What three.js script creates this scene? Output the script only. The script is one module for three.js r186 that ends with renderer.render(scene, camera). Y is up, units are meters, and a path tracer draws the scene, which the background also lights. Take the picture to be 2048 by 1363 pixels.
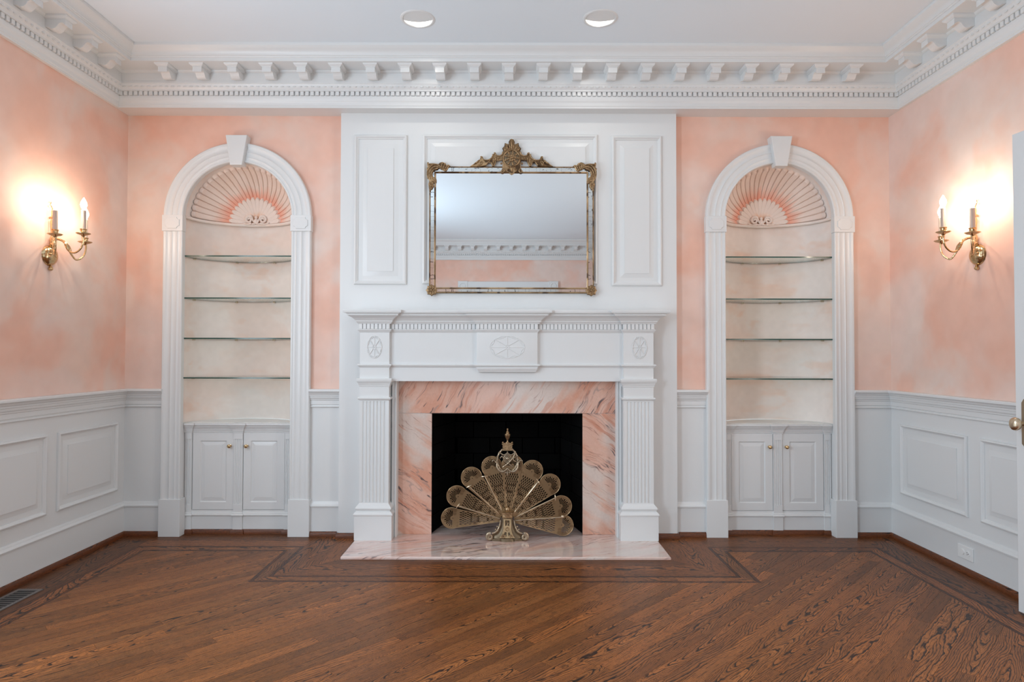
import * as THREE from 'three';
import { mergeGeometries, toCreasedNormals } from 'three/addons/utils/BufferGeometryUtils.js';
import { RectAreaLightUniformsLib } from 'three/addons/lights/RectAreaLightUniformsLib.js';
import { RoundedBoxGeometry } from 'three/addons/geometries/RoundedBoxGeometry.js';

// ---------------------------------------------------------------- camera, sky, daylight, exposure
const scene = new THREE.Scene();
const camera = new THREE.PerspectiveCamera(2 * Math.atan(681.5 / 1273.65) * 180 / Math.PI, 2048 / 1363, 0.05, 60);
camera.position.set(0, 1.175, 0);
camera.rotation.set(0.01973, -0.00061, 0.00191, 'ZXY');
scene.add(camera);

const renderer = new THREE.WebGLRenderer({ antialias: true });
renderer.toneMapping = THREE.LinearToneMapping;
renderer.toneMappingExposure = 1.04;
renderer.shadowMap.enabled = true;
RectAreaLightUniformsLib.init();
scene.background = new THREE.Color(0.80, 0.93, 1.0);
scene.backgroundIntensity = 1.0;

const DAY = new THREE.Color(0.75, 0.895, 1.02);
function daylight(name, w, h, pos, look, strength, color = DAY) {
  const l = new THREE.RectAreaLight(color, strength, w, h);
  l.name = name; l.position.set(...pos); l.lookAt(...look); scene.add(l);
}
daylight('window_daylight', 0.80, 1.62, [-2.46, 1.62, -2.15], [0, 1.62, -2.15], 7);
daylight('window_daylight', 0.80, 1.62, [-2.46, 1.62, -0.35], [0, 1.62, -0.35], 18);
daylight('door_daylight', 1.25, 2.0, [-0.06, 1.12, 2.38], [-0.06, 1.12, 0], 1.4);
daylight('hall_daylight', 0.80, 2.1, [2.56, 1.1, -1.56], [0, 1.1, -1.56], 5.2, new THREE.Color(1.0, 0.97, 0.92));

// ---------------------------------------------------------------- room numbers (metres)
const WL = -2.508, WR = 2.463, ZN = -4.135, ZB = -4.085, ZO = 2.42, H = 3.03, ZC = -4.017;
const NICHES = [-1.777, 1.734];

// ---------------------------------------------------------------- helpers
function rng(seed) { let s = seed >>> 0; return () => { s = (s + 0x6d2b79f5) >>> 0; let t = Math.imul(s ^ (s >>> 15), 1 | s); t = (t + Math.imul(t ^ (t >>> 7), 61 | t)) ^ t; return ((t ^ (t >>> 14)) >>> 0) / 4294967296; }; }
const sm = (a, b, x) => { const t = Math.min(1, Math.max(0, (x - a) / (b - a))); return t * t * (3 - 2 * t); };
const lerp = (a, b, t) => a + (b - a) * t;
const names = new Map();
function numbered(n) { const k = names.get(n) || 0; names.set(n, k + 1); return k ? n + '_' + String(k).padStart(3, '0') : n; }
function clean(g) {
  let q = g.index ? g.toNonIndexed() : g.clone();
  if (!q.attributes.normal) q.computeVertexNormals();
  if (!q.attributes.uv) { const n = q.attributes.position.count, u = new Float32Array(n * 2), p = q.attributes.position; for (let i = 0; i < n; i++) { u[2 * i] = p.getX(i) + p.getZ(i); u[2 * i + 1] = p.getY(i) + p.getZ(i) * 0.3; } q.setAttribute('uv', new THREE.BufferAttribute(u, 2)); }
  for (const k of Object.keys(q.attributes)) if (!['position', 'normal', 'uv'].includes(k)) q.deleteAttribute(k);
  q.morphAttributes = {}; q.clearGroups();
  return q;
}
function join(list) { const a = list.flat(9).map(clean); return a.length === 1 ? a[0] : mergeGeometries(a); }
function put(name, geos, mat, parent = scene, kind) {
  const m = new THREE.Mesh(Array.isArray(geos) ? join(geos) : geos, mat);
  m.name = parent === scene ? numbered(name) : name; m.castShadow = m.receiveShadow = true; parent.add(m);
  if (kind) m.userData.kind = kind;
  return m;
}
function struct(name, geos, mat) { return put(name, geos, mat, scene, 'structure'); }
function tag(o, label, category, group) { o.userData.label = label; o.userData.category = category; if (group) o.userData.group = group; return o; }
function thing(name, label, category, pos = [0, 0, 0], group) { const o = new THREE.Group(); o.name = numbered(name); o.position.set(...pos); scene.add(o); return tag(o, label, category, group); }
const box = (x0, x1, y0, y1, z0, z1) => new THREE.BoxGeometry(x1 - x0, y1 - y0, z1 - z0).translate((x0 + x1) / 2, (y0 + y1) / 2, (z0 + z1) / 2);
const rbox = (x0, x1, y0, y1, z0, z1, r = 0.003) => new RoundedBoxGeometry(x1 - x0, y1 - y0, z1 - z0, 2, r).translate((x0 + x1) / 2, (y0 + y1) / 2, (z0 + z1) / 2);
function raw(tris, uvs, crease = 0.6) {
  const g = new THREE.BufferGeometry();
  g.setAttribute('position', new THREE.Float32BufferAttribute(tris, 3)); g.setAttribute('uv', new THREE.Float32BufferAttribute(uvs, 2));
  return crease ? toCreasedNormals(g, crease) : (g.computeVertexNormals(), g);
}
// profile [[out, y]] (bottom to top) swept along a plan path [[x, z]]; out points to the right-hand side of travel seen with +x right, +z towards the viewer
function sweep(prof, path, { closed = false, segs = null, caps = false, crease = 0.5 } = {}) {
  const n = path.length, pts = [];
  for (let i = 0; i < n; i++) {
    const dir = (a, b) => { const dx = b[0] - a[0], dz = b[1] - a[1], l = Math.hypot(dx, dz); return [dx / l, dz / l]; };
    const p = path[i], d1 = (i > 0 || closed) ? dir(path[(i + n - 1) % n], p) : null, d2 = (i < n - 1 || closed) ? dir(p, path[(i + 1) % n]) : null;
    const n1 = d1 && [-d1[1], d1[0]], n2 = d2 && [-d2[1], d2[0]];
    let m; if (n1 && n2) { const k = 1 + n1[0] * n2[0] + n1[1] * n2[1]; m = [(n1[0] + n2[0]) / k, (n1[1] + n2[1]) / k]; } else m = n1 || n2;
    pts.push({ p, m });
  }
  const at = (i, j) => { const { p, m } = pts[i % n], [o, y] = prof[j]; return [p[0] + m[0] * o, y, p[1] + m[1] * o]; };
  const T = [], U = [], pl = [0]; for (let j = 1; j < prof.length; j++) pl.push(pl[j - 1] + Math.hypot(prof[j][0] - prof[j - 1][0], prof[j][1] - prof[j - 1][1]));
  const all = segs || [...Array(closed ? n : n - 1).keys()]; let len = 0;
  for (const i of all) {
    const L = Math.hypot(path[(i + 1) % n][0] - path[i][0], path[(i + 1) % n][1] - path[i][1]);
    for (let j = 0; j + 1 < prof.length; j++) {
      const A = at(i, j), B = at(i + 1, j), C = at(i + 1, j + 1), D = at(i, j + 1);
      T.push(...A, ...B, ...C, ...A, ...C, ...D);
      const u0 = len, u1 = len + L, v0 = pl[j], v1 = pl[j + 1]; U.push(u0, v0, u1, v0, u1, v1, u0, v0, u1, v1, u0, v1);
    }
    len += L;
  }
  if (caps) {
    const f = THREE.ShapeUtils.triangulateShape(prof.map(([a, b]) => new THREE.Vector2(a, b)), []);
    for (const [i, flip] of [[0, true], [n - 1, false]]) for (const t of f) for (const k of flip ? [t[2], t[1], t[0]] : t) { T.push(...at(i, k)); U.push(prof[k][0], prof[k][1]); }
  }
  return raw(T, U, crease);
}
// rectangular mitred frame in the xy plane facing +z: steps [[inset, z]] from the outside in; the middle is filled
function frame(x0, x1, y0, y1, steps, fill = true, crease = 0.35) {
  const T = [], U = [];
  const R = steps.map(([i, z]) => [[x0 + i, y0 + i, z], [x1 - i, y0 + i, z], [x1 - i, y1 - i, z], [x0 + i, y1 - i, z]]);
  const quad = (A, B, C, D) => { T.push(...A, ...B, ...C, ...A, ...C, ...D); for (const p of [A, B, C, A, C, D]) U.push(p[0], p[1]); };
  for (let k = 0; k + 1 < R.length; k++) for (let s = 0; s < 4; s++) quad(R[k][s], R[k][(s + 1) % 4], R[k + 1][(s + 1) % 4], R[k + 1][s]);
  if (fill) quad(...R[R.length - 1]);
  return raw(T, U, crease);
}
// tube of varying radius along points
function tube(points, radius, seg = 40, rad = 8, flat = 1) {
  const c = new THREE.CatmullRomCurve3(points.map((p) => new THREE.Vector3(...p)), false, 'centripetal');
  const fr = c.computeFrenetFrames(seg, false), T = [], U = [], R = [];
  for (let i = 0; i <= seg; i++) {
    const p = c.getPointAt(i / seg), r = typeof radius === 'function' ? radius(i / seg) : radius, ring = [];
    for (let k = 0; k <= rad; k++) { const a = k / rad * 2 * Math.PI; ring.push(p.clone().addScaledVector(fr.normals[i], Math.cos(a) * r).addScaledVector(fr.binormals[i], Math.sin(a) * r * flat)); }
    R.push(ring);
  }
  for (let i = 0; i < seg; i++) for (let k = 0; k < rad; k++) {
    const [A, B, C, D] = [R[i][k], R[i][k + 1], R[i + 1][k + 1], R[i + 1][k]];
    for (const [v, u, w] of [[A, i, k], [B, i, k + 1], [C, i + 1, k + 1], [A, i, k], [C, i + 1, k + 1], [D, i + 1, k]]) { T.push(v.x, v.y, v.z); U.push(u / seg, w / rad); }
  }
  for (const [ring, flip] of [[R[0], 1], [R[seg], 0]]) { const m = ring.slice(0, rad).reduce((a, b) => a.add(b), new THREE.Vector3()).divideScalar(rad); for (let k = 0; k < rad; k++) { const [a, b] = flip ? [ring[k + 1], ring[k]] : [ring[k], ring[k + 1]]; for (const v of [m, a, b]) { T.push(v.x, v.y, v.z); U.push(0, 0); } } }
  return raw(T, U, 1.2);
}
const spiral = (cx, cy, r0, r1, a0, turns, z, n = 22) => [...Array(n + 1).keys()].map((i) => { const t = i / n, a = a0 + turns * 2 * Math.PI * t, r = lerp(r0, r1, t); return [cx + r * Math.cos(a), cy + r * Math.sin(a), z]; });
const lathe = (p, seg = 24) => { const g = new THREE.LatheGeometry(p.map(([r, y]) => new THREE.Vector2(Math.max(r, 1e-5), y)), seg); return toCreasedNormals(g.toNonIndexed(), 0.7); };
const shapeOf = (pts) => new THREE.Shape(pts.map(([x, y]) => new THREE.Vector2(x, y)));
function extrude(shape, depth, bevel = 0, seg = 2, curve = 8) {
  return new THREE.ExtrudeGeometry(shape, { depth, bevelEnabled: bevel > 0, bevelSize: bevel, bevelThickness: bevel, bevelOffset: -bevel, bevelSegments: seg, curveSegments: curve });
}
const ball = (x, y, z, rx, ry = rx, rz = rx, w = 12, h = 8) => new THREE.SphereGeometry(1, w, h).scale(rx, ry, rz).translate(x, y, z);
const turnedY = (g, a) => g.rotateY(a);

// ---------------------------------------------------------------- periodic noise and textures
function lattice(seed, n) { const r = rng(seed), a = new Float32Array(n * n); for (let i = 0; i < n * n; i++) a[i] = r(); return a; }
const LAT = lattice(7, 256);
function vnoise(x, y, px, py, o = 0) {
  const xi = Math.floor(x), yi = Math.floor(y), fx = x - xi, fy = y - yi, u = fx * fx * (3 - 2 * fx), v = fy * fy * (3 - 2 * fy);
  const w = (a, p) => ((a % p) + p) % p, g = (a, b) => LAT[((w(b, py) + o * 17) & 255) * 256 + ((w(a, px) + o * 31) & 255)];
  return lerp(lerp(g(xi, yi), g(xi + 1, yi), u), lerp(g(xi, yi + 1), g(xi + 1, yi + 1), u), v);
}
function fbm(x, y, px, py, oct, o = 0) { let s = 0, a = 0.5, t = 0; for (let i = 0; i < oct; i++) { s += a * vnoise(x, y, px, py, o + i * 3); t += a; x *= 2; y *= 2; px *= 2; py *= 2; a *= 0.5; } return s / t; }
const s2l = (c) => c <= 0.04045 ? c / 12.92 : Math.pow((c + 0.055) / 1.055, 2.4);
function texture(w, h, fn, srgb = true, clamp = false) {
  const d = new Uint8Array(w * h * 4);
  for (let y = 0; y < h; y++) for (let x = 0; x < w; x++) { const c = fn(x / w, y / h, x, y), i = (y * w + x) * 4; d[i] = Math.max(0, Math.min(255, c[0])); d[i + 1] = Math.max(0, Math.min(255, c[1])); d[i + 2] = Math.max(0, Math.min(255, c[2])); d[i + 3] = 255; }
  const t = new THREE.DataTexture(d, w, h, THREE.RGBAFormat);
  t.magFilter = THREE.LinearFilter; t.minFilter = THREE.LinearMipmapLinearFilter; t.generateMipmaps = true;
  t.wrapS = t.wrapT = clamp ? THREE.ClampToEdgeWrapping : THREE.RepeatWrapping; if (srgb) t.colorSpace = THREE.SRGBColorSpace; t.needsUpdate = true;
  return t;
}
const mix3 = (a, b, t) => [lerp(a[0], b[0], t), lerp(a[1], b[1], t), lerp(a[2], b[2], t)];
// rag-rolled pink wall paint, 3 m repeat
const pinkTex = texture(1024, 1024, (u, v) => {
  const X = u * 6, Y = v * 6, wx = fbm(X, Y, 6, 6, 3, 5) * 1.6, wy = fbm(X, Y, 6, 6, 3, 11) * 1.6;
  const a = fbm(u * 6 + wx, v * 6 + wy, 6, 6, 5, 1), b = fbm(u * 9 + wy, v * 9 + wx, 9, 9, 4, 21), c = fbm(u * 40, v * 40, 40, 40, 3, 9), d = fbm(u * 14 + wx, v * 14, 14, 14, 4, 33);
  let k = mix3([240, 192, 172], [237, 213, 203], sm(0.18, 0.80, a));
  k = mix3(k, [233, 215, 204], 0.55 * sm(0.40, 0.78, b)); k = mix3(k, [238, 180, 156], 0.45 * sm(0.48, 0.82, d));
  const g = (c - 0.5) * 9; return [k[0] + g, k[1] + g, k[2] + g];
});
// cream plaster with peach brush streaks for the niches, 2 m repeat
const creamTex = texture(512, 512, (u, v) => {
  const wx = fbm(u * 6, v * 6, 6, 6, 3, 5), a = fbm(u * 6 + wx, v * 12 + wx * 2, 6, 12, 5, 2), b = fbm(u * 10 + wx * 2, v * 20, 10, 20, 4, 25), c = fbm(u * 60, v * 60, 60, 60, 2, 9);
  let k = mix3([246, 234, 226], [244, 225, 214], sm(0.4, 0.65, a)); k = mix3(k, [242, 200, 176], 0.4 * sm(0.6, 0.8, b)); k = mix3(k, [236, 229, 222], 0.5 * sm(0.55, 0.75, fbm(u * 5, v * 7, 5, 7, 3, 41)));
  const g = (c - 0.5) * 7; return [k[0] + g, k[1] + g, k[2] + g];
});
// pink marble, 1 m repeat, veins running along u
const marble = (pale) => texture(1024, 1024, (u, v) => {
  const w1 = fbm(u * 3, v * 4, 3, 4, 4, 3), w2 = fbm(u * 5, v * 9, 5, 9, 4, 13), gr = fbm(u * 90, v * 90, 90, 90, 2, 17);
  const V = v + w1 * 0.10 + w2 * 0.025, wrap = (f) => f;
  let k = mix3(mix3([217, 160, 136], [222, 184, 172], pale), mix3([223, 181, 163], [228, 206, 198], pale), sm(0.35, 0.65, fbm(u * 2, V * 9, 2, 9, 5, 7)));
  k = mix3(k, [216, 204, 196], 0.8 * sm(0.5, 0.72, fbm(u * 2 + 0.3, V * 6, 2, 6, 4, 27)));
  k = mix3(k, [200, 130, 104], (0.5 - 0.25 * pale) * sm(0.58, 0.72, fbm(u * 3, V * 26, 3, 26, 4, 37)));
  const ridge = (fx, fy, o) => Math.abs(fbm(u * fx, V * fy, fx, fy, 4, o) - 0.5);
  const on = sm(0.5, 0.66, fbm(u * 3, v * 5, 3, 5, 3, 51)), on2 = sm(0.40, 0.6, fbm(u * 3, v * 8, 3, 8, 3, 57));
  const vein = (1 - sm(0.0, 0.010, ridge(1, 11, 19))) * on, fine = (1 - sm(0, 0.02, ridge(2, 34, 29))) * on2, gray = (1 - sm(0, 0.035, ridge(2, 15, 63))) * on;
  k = mix3(k, [142, 128, 126], 0.4 * gray); k = mix3(k, [74, 66, 70], 0.85 * vein); k = mix3(k, [140, 96, 84], 0.55 * fine);
  const blot = sm(0.71, 0.77, fbm(u * 8, V * 64, 8, 64, 3, 61)) * on; k = mix3(k, [66, 62, 68], 0.75 * blot);
  const g = (gr - 0.5) * 8; return [k[0] + g, k[1] + g, k[2] + g];
});
const marbleTex = marble(0), paleMarbleTex = marble(1);
// stained oak strips: 32 different strips of 57 mm over 2 m of length
const GR = (() => {
  const W = 2048, Hh = 2048, S = 32, rowH = Hh / S, col = new Uint8Array(W * Hh * 4), bmp = new Uint8Array(W * Hh * 4), r = rng(91);
  for (let s = 0; s < S; s++) {
    const style = r(), vc = style < 0.62 ? (r() - 0.5) * 1.1 : (r() < 0.5 ? -1 : 1) * (1.2 + r() * 1.6), A = (style < 0.62 ? 3.6 + r() * 2.2 : 1.1 + r() * 0.9), B = Math.round((style < 0.62 ? 9 + r() * 16 : 2 + r() * 4) * (r() < 0.5 ? 1 : -1)), tone = 0.86 + r() * 0.22, warm = r(), o = Math.floor(r() * 200);
    for (let y = 0; y < rowH; y++) {
      const v = (y + 0.5) / rowH;
      for (let x = 0; x < W; x++) {
        const u = x / W, wob = fbm(u * 7, v * 1.2 + s, 7, 64, 3, o), n2 = fbm(u * 60, v * 6 + s * 7, 60, 256, 2, o + 3);
        const c = vc + (fbm(u * 6, 0.5 + s, 6, 64, 2, o + 9) - 0.5) * 1.3;
        const g = A * Math.pow(Math.abs(v - c), 1.7) * 1.6 + B * u * (1) + (wob - 0.5) * 3.6 + (n2 - 0.5) * 0.55;
        const f = g - Math.floor(g), pores = vnoise(u * 150, v * 30 + s * 37, 150, 1024, o + 5), pore2 = vnoise(u * 420, v * 60 + s * 11, 420, 2048, o + 8);
        const f3 = g * 3 - Math.floor(g * 3), fib = vnoise(u * 46, v * 34 + s * 41, 46, 2048, o + 12);
        let d = (1 - sm(0.10, 0.36, f)) * sm(0.0, 0.07, f) * (0.7 + 0.5 * pores); d = Math.max(d, 0.42 * (1 - sm(0.12, 0.5, f3)) * sm(0, 0.12, f3) * (0.5 + 0.8 * pores));
        d = Math.min(1, d + 0.34 * sm(0.66, 0.9, fib) + 0.2 * sm(0.74, 0.95, pore2));
        const base = mix3([172, 108, 57], [154, 95, 48], warm), mid = base.map((q) => q * tone * (0.94 + 0.16 * fbm(u * 20, v * 3 + s * 5, 20, 128, 2, o + 21)));
        const k = mix3(mid, [30, 16, 9], Math.min(0.96, d * 1.12)), i = ((s * rowH + y) * W + x) * 4;
        col[i] = k[0]; col[i + 1] = k[1]; col[i + 2] = k[2]; col[i + 3] = 255; bmp[i] = bmp[i + 1] = bmp[i + 2] = 255 - d * 200; bmp[i + 3] = 255;
      }
    }
  }
  const mk = (d, c) => { const t = new THREE.DataTexture(d, W, Hh, THREE.RGBAFormat); t.magFilter = THREE.LinearFilter; t.minFilter = THREE.LinearMipmapLinearFilter; t.generateMipmaps = true; t.wrapS = t.wrapT = THREE.RepeatWrapping; if (c) t.colorSpace = THREE.SRGBColorSpace; t.needsUpdate = true; return t; };
  return { col: mk(col, true), bmp: mk(bmp, false) };
})();
// worn gilding
const giltTex = texture(256, 256, (u, v) => { const a = fbm(u * 10, v * 10, 10, 10, 4, 3), b = fbm(u * 24, v * 24, 24, 24, 3, 13); let k = mix3([186, 156, 118], [130, 104, 74], sm(0.35, 0.65, a)); k = mix3(k, [62, 44, 30], 0.75 * sm(0.56, 0.72, b)); return k; });
const brassTex = texture(256, 256, (u, v) => { const a = fbm(u * 8, v * 8, 8, 8, 4, 33), b = fbm(u * 30, v * 30, 30, 30, 3, 43); let k = mix3([184, 156, 120], [148, 124, 94], sm(0.35, 0.65, a)); k = mix3(k, [92, 70, 50], 0.5 * sm(0.58, 0.75, b)); return k; });
// old mirror strips: dark craze lines in the silvering
const crazeTex = texture(512, 64, (u, v) => {
  let d = 0; for (let k = 0; k < 26; k++) { const x = (k + 0.5 + (LAT[k * 7 + 3] - 0.5) * 0.8) / 26, w = LAT[k * 5 + 90] < 0.45 ? 0.0016 : 0.0008, len = LAT[k * 3 + 200]; const xx = x + (vnoise(v * 6, k, 64, 64, 3) - 0.5) * 0.006; if (Math.abs(u - xx) < w && v < 0.3 + len) d = Math.max(d, LAT[k * 5 + 90] < 0.45 ? 0.85 : 0.35); }
  d = Math.max(d, 0.7 * sm(0.72, 0.8, fbm(u * 40, v * 6, 40, 6, 3, 71)) * sm(0.4, 0.0, Math.min(v, 1 - v)));
  return mix3([228, 232, 230], [50, 46, 42], d);
});

// ---------------------------------------------------------------- materials
const std = (o) => new THREE.MeshStandardMaterial(o);
const M = {
  white: std({ color: new THREE.Color(0.765, 0.775, 0.775), roughness: 0.33 }),
  ceiling: std({ color: new THREE.Color(0.82, 0.89, 0.95), roughness: 0.85 }),
  pink: std({ map: pinkTex, roughness: 0.72 }),
  cream: std({ map: creamTex, roughness: 0.75 }),
  shell: std({ vertexColors: true, roughness: 0.7 }),
  marble: new THREE.MeshPhysicalMaterial({ map: marbleTex, roughness: 0.16, clearcoat: 0.3, clearcoatRoughness: 0.08 }),
  hearthMarble: new THREE.MeshPhysicalMaterial({ map: paleMarbleTex, roughness: 0.12, clearcoat: 1, clearcoatRoughness: 0.04 }),
  soot: new THREE.MeshPhysicalMaterial({ color: new THREE.Color(0.003, 0.003, 0.003), roughness: 1, specularIntensity: 0.12 }),
  mortar: new THREE.MeshPhysicalMaterial({ specularIntensity: 0.1, color: new THREE.Color(0.002, 0.002, 0.002), roughness: 1 }),
  steel: std({ color: new THREE.Color(0.03, 0.028, 0.028), roughness: 0.5, metalness: 0.6 }),
  gilt: std({ map: giltTex, metalness: 0.75, roughness: 0.42 }),
  brass: std({ map: brassTex, metalness: 0.85, roughness: 0.34 }),
  brassDark: std({ color: new THREE.Color(0.20, 0.15, 0.095), metalness: 0.8, roughness: 0.45 }),
  brassAged: std({ color: new THREE.Color(0.38, 0.30, 0.21), metalness: 0.85, roughness: 0.36 }),
  brassBright: std({ color: new THREE.Color(0.62, 0.45, 0.25), metalness: 1, roughness: 0.18 }),
  brassPale: std({ color: new THREE.Color(0.66, 0.55, 0.40), metalness: 1, roughness: 0.28 }),
  mirror: std({ color: new THREE.Color(0.88, 0.91, 0.92), metalness: 1, roughness: 0.0 }),
  oldMirror: std({ map: crazeTex, metalness: 1, roughness: 0.05 }),
  candle: std({ color: new THREE.Color(0.64, 0.49, 0.40), roughness: 0.55 }),
  bulb: std({ color: 0xffffff, emissive: new THREE.Color(1, 0.86, 0.68), emissiveIntensity: 14, roughness: 0.3 }),
  lens: std({ color: 0xffffff, emissive: new THREE.Color(1, 0.95, 0.86), emissiveIntensity: 2.4, roughness: 0.5 }),
  pane: new THREE.MeshPhysicalMaterial({ color: new THREE.Color(0.93, 0.98, 0.96), transmission: 1, thickness: 0, roughness: 0, ior: 1.35 }),
  glassEdge: new THREE.MeshPhysicalMaterial({ color: new THREE.Color(0.02, 0.09, 0.07), roughness: 0.12, transmission: 0.2 }),
  plastic: std({ color: new THREE.Color(0.84, 0.84, 0.83), roughness: 0.4 }),
  dark: std({ color: new THREE.Color(0.02, 0.02, 0.02), roughness: 0.7 }),
  ventMetal: std({ color: new THREE.Color(0.22, 0.20, 0.19), roughness: 0.5, metalness: 0.5 }),
  shoe: std({ map: GR.col, color: new THREE.Color(0.62, 0.46, 0.36), roughness: 0.45 }),
  subfloor: std({ color: new THREE.Color(0.02, 0.012, 0.008), roughness: 1 }),
};
const wood = (r, g, b) => new THREE.MeshPhysicalMaterial({ map: GR.col, bumpMap: GR.bmp, bumpScale: 0.00025, color: new THREE.Color(r, g, b), roughness: 0.42, specularIntensity: 0.5, clearcoat: 0.10, clearcoatRoughness: 0.15 });
const PLANK = [wood(0.98, 0.98, 0.98), wood(0.9, 0.89, 0.88), wood(1.0, 0.95, 0.9), wood(0.92, 0.88, 0.85), wood(0.84, 0.81, 0.8)];
const BORDER = [wood(0.74, 0.68, 0.66), wood(0.68, 0.62, 0.6), wood(0.8, 0.72, 0.68)];
const DARKSTRIP = wood(0.3, 0.25, 0.25);

// ---------------------------------------------------------------- floor: diagonal strip oak with a banded border
{
  const floor = struct('floor', [box(WL - 0.15, WR + 0.15, -0.15, -0.012, ZN - 0.2, ZO + 0.15)], M.subfloor);
  const r = rng(5), W = 0.0572, gap = 0.0004, C = Math.SQRT1_2;
  const prism = (poly, uvf) => { // convex polygon [[x,z]] clockwise or not, top at y=0
    const T = [], U = [], area = poly.reduce((s, p, i) => { const q = poly[(i + 1) % poly.length]; return s + p[0] * q[1] - q[0] * p[1]; }, 0), P = area > 0 ? [...poly].reverse() : poly;
    for (let i = 1; i + 1 < P.length; i++) for (const p of [P[0], P[i], P[i + 1]]) { T.push(p[0], 0, p[1]); U.push(...uvf(p)); }
    for (let i = 0; i < P.length; i++) { const a = P[i], b = P[(i + 1) % P.length]; for (const [p, y] of [[a, 0], [a, -0.012], [b, -0.012], [a, 0], [b, -0.012], [b, 0]]) { T.push(p[0], y, p[1]); U.push(...uvf(p)); } }
    return raw(T, U, 0);
  };
  const clip = (poly, ax, lim, keepLess) => { const out = []; for (let i = 0; i < poly.length; i++) { const a = poly[i], b = poly[(i + 1) % poly.length], ia = keepLess ? a[ax] <= lim : a[ax] >= lim, ib = keepLess ? b[ax] <= lim : b[ax] >= lim; if (ia) out.push(a); if (ia !== ib) { const t = (lim - a[ax]) / (b[ax] - a[ax]); out.push([lerp(a[0], b[0], t), lerp(a[1], b[1], t)]); } } return out; };
  const rects = [[-2.18, 2.135, -3.297, ZO - 0.328], [-2.18, -1.353, -3.807, -3.297], [1.288, 2.135, -3.807, -3.297]];
  const far = []; let shown = 0;
  for (let k = -90; k < 90; k++) {
    let s = -6 + r() * 1.2;
    while (s < 6) {
      const L = 0.42 + r() * 1.25, t0 = k * W + gap, t1 = (k + 1) * W - gap, s0 = s + gap, s1 = s + L - gap; s += L;
      const strip = Math.floor(r() * 32), uo = r(), mi = Math.floor(r() * PLANK.length), flip = r() < 0.5;
      const quad = [[s0, t0], [s1, t0], [s1, t1], [s0, t1]].map(([a, b]) => [(a + b) * C, (-a + b) * C]); // along (1,-1), across (1,1)
      const uvf = (p) => { const a = (p[0] - p[1]) * C, b = (p[0] + p[1]) * C, v = (b - k * W) / W; return [uo + (flip ? -a : a) / 2.0, (strip + 0.02 + 0.96 * v) / 32]; };
      const parts = [];
      for (const [x0, x1, z0, z1] of rects) { let q = clip(clip(clip(clip(quad, 0, x0, false), 0, x1, true), 1, z0, false), 1, z1, true); if (q.length > 2) parts.push(prism(q, uvf)); }
      if (!parts.length) continue;
      const zs = quad.map((p) => p[1]), xs = quad.map((p) => p[0]);
      if (Math.min(...zs) < -1.95 && shown < 300) { put('plank', parts, PLANK[mi], floor); shown++; } else far.push(...parts);
    }
  }
  const st = put('plank_field', far, PLANK[0], floor); st.userData.kind = 'stuff';
  // the border: bands offset outwards from the outline of the diagonal field
  const P = [[-2.18, ZO - 0.328], [-2.18, -3.807], [-1.353, -3.807], [-1.353, -3.297], [1.288, -3.297], [1.288, -3.807], [2.135, -3.807], [2.135, ZO - 0.328]];
  const n = P.length, dirs = P.map((p, i) => { const q = P[(i + 1) % n], dx = q[0] - p[0], dz = q[1] - p[1], l = Math.hypot(dx, dz); return [dx / l, dz / l]; });
  const off = (i, d) => { const a = dirs[(i + n - 1) % n], b = dirs[i], na = [a[1], -a[0]], nb = [b[1], -b[0]]; return [P[i][0] + d * (na[0] + nb[0]), P[i][1] + d * (na[1] + nb[1])]; };
  const band = (i, d0, d1, mats, name) => { // one strip along edge i, cut into boards
    const a0 = off(i, d0 + gap), a1 = off((i + 1) % n, d0 + gap), b0 = off(i, d1 - gap), b1 = off((i + 1) % n, d1 - gap), d = dirs[i], ax = Math.abs(d[0]) > 0.5 ? 0 : 1;
    const quad = [a0, a1, b1, b0], lo = Math.min(...quad.map((p) => p[ax])), hi = Math.max(...quad.map((p) => p[ax]));
    let c = lo; while (c < hi - 1e-6) {
      let e = c + 0.9 + r() * 1.3; if (hi - e < 0.3) e = hi;
      const q = clip(clip(quad, ax, c + gap, false), ax, e - gap, true), strip = Math.floor(r() * 32), uo = r(), base = Math.min(a0[1 - ax], b0[1 - ax]);
      if (q.length > 2) { const g = prism(q, (p) => [uo + p[ax] / 2, (strip + Math.max(0.02, Math.min(0.98, (p[1 - ax] - base) / 0.12))) / 32]); const m = mats[Math.floor(r() * mats.length)]; if (q.some((p) => p[1] < -1.5)) put(name, [g], m, floor); else back.push(g); }
      c = e;
    }
  };
  const back = [];
  for (let i = 0; i < n - 1; i++) {
    band(i, 0, 0.02, [DARKSTRIP], 'dark_strip'); band(i, 0.02, 0.076, i > 1 && i < 5 ? [PLANK[1], PLANK[4]] : [PLANK[4], BORDER[2]], 'border_board'); band(i, 0.076, 0.096, [DARKSTRIP], 'dark_strip');
  }
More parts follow.
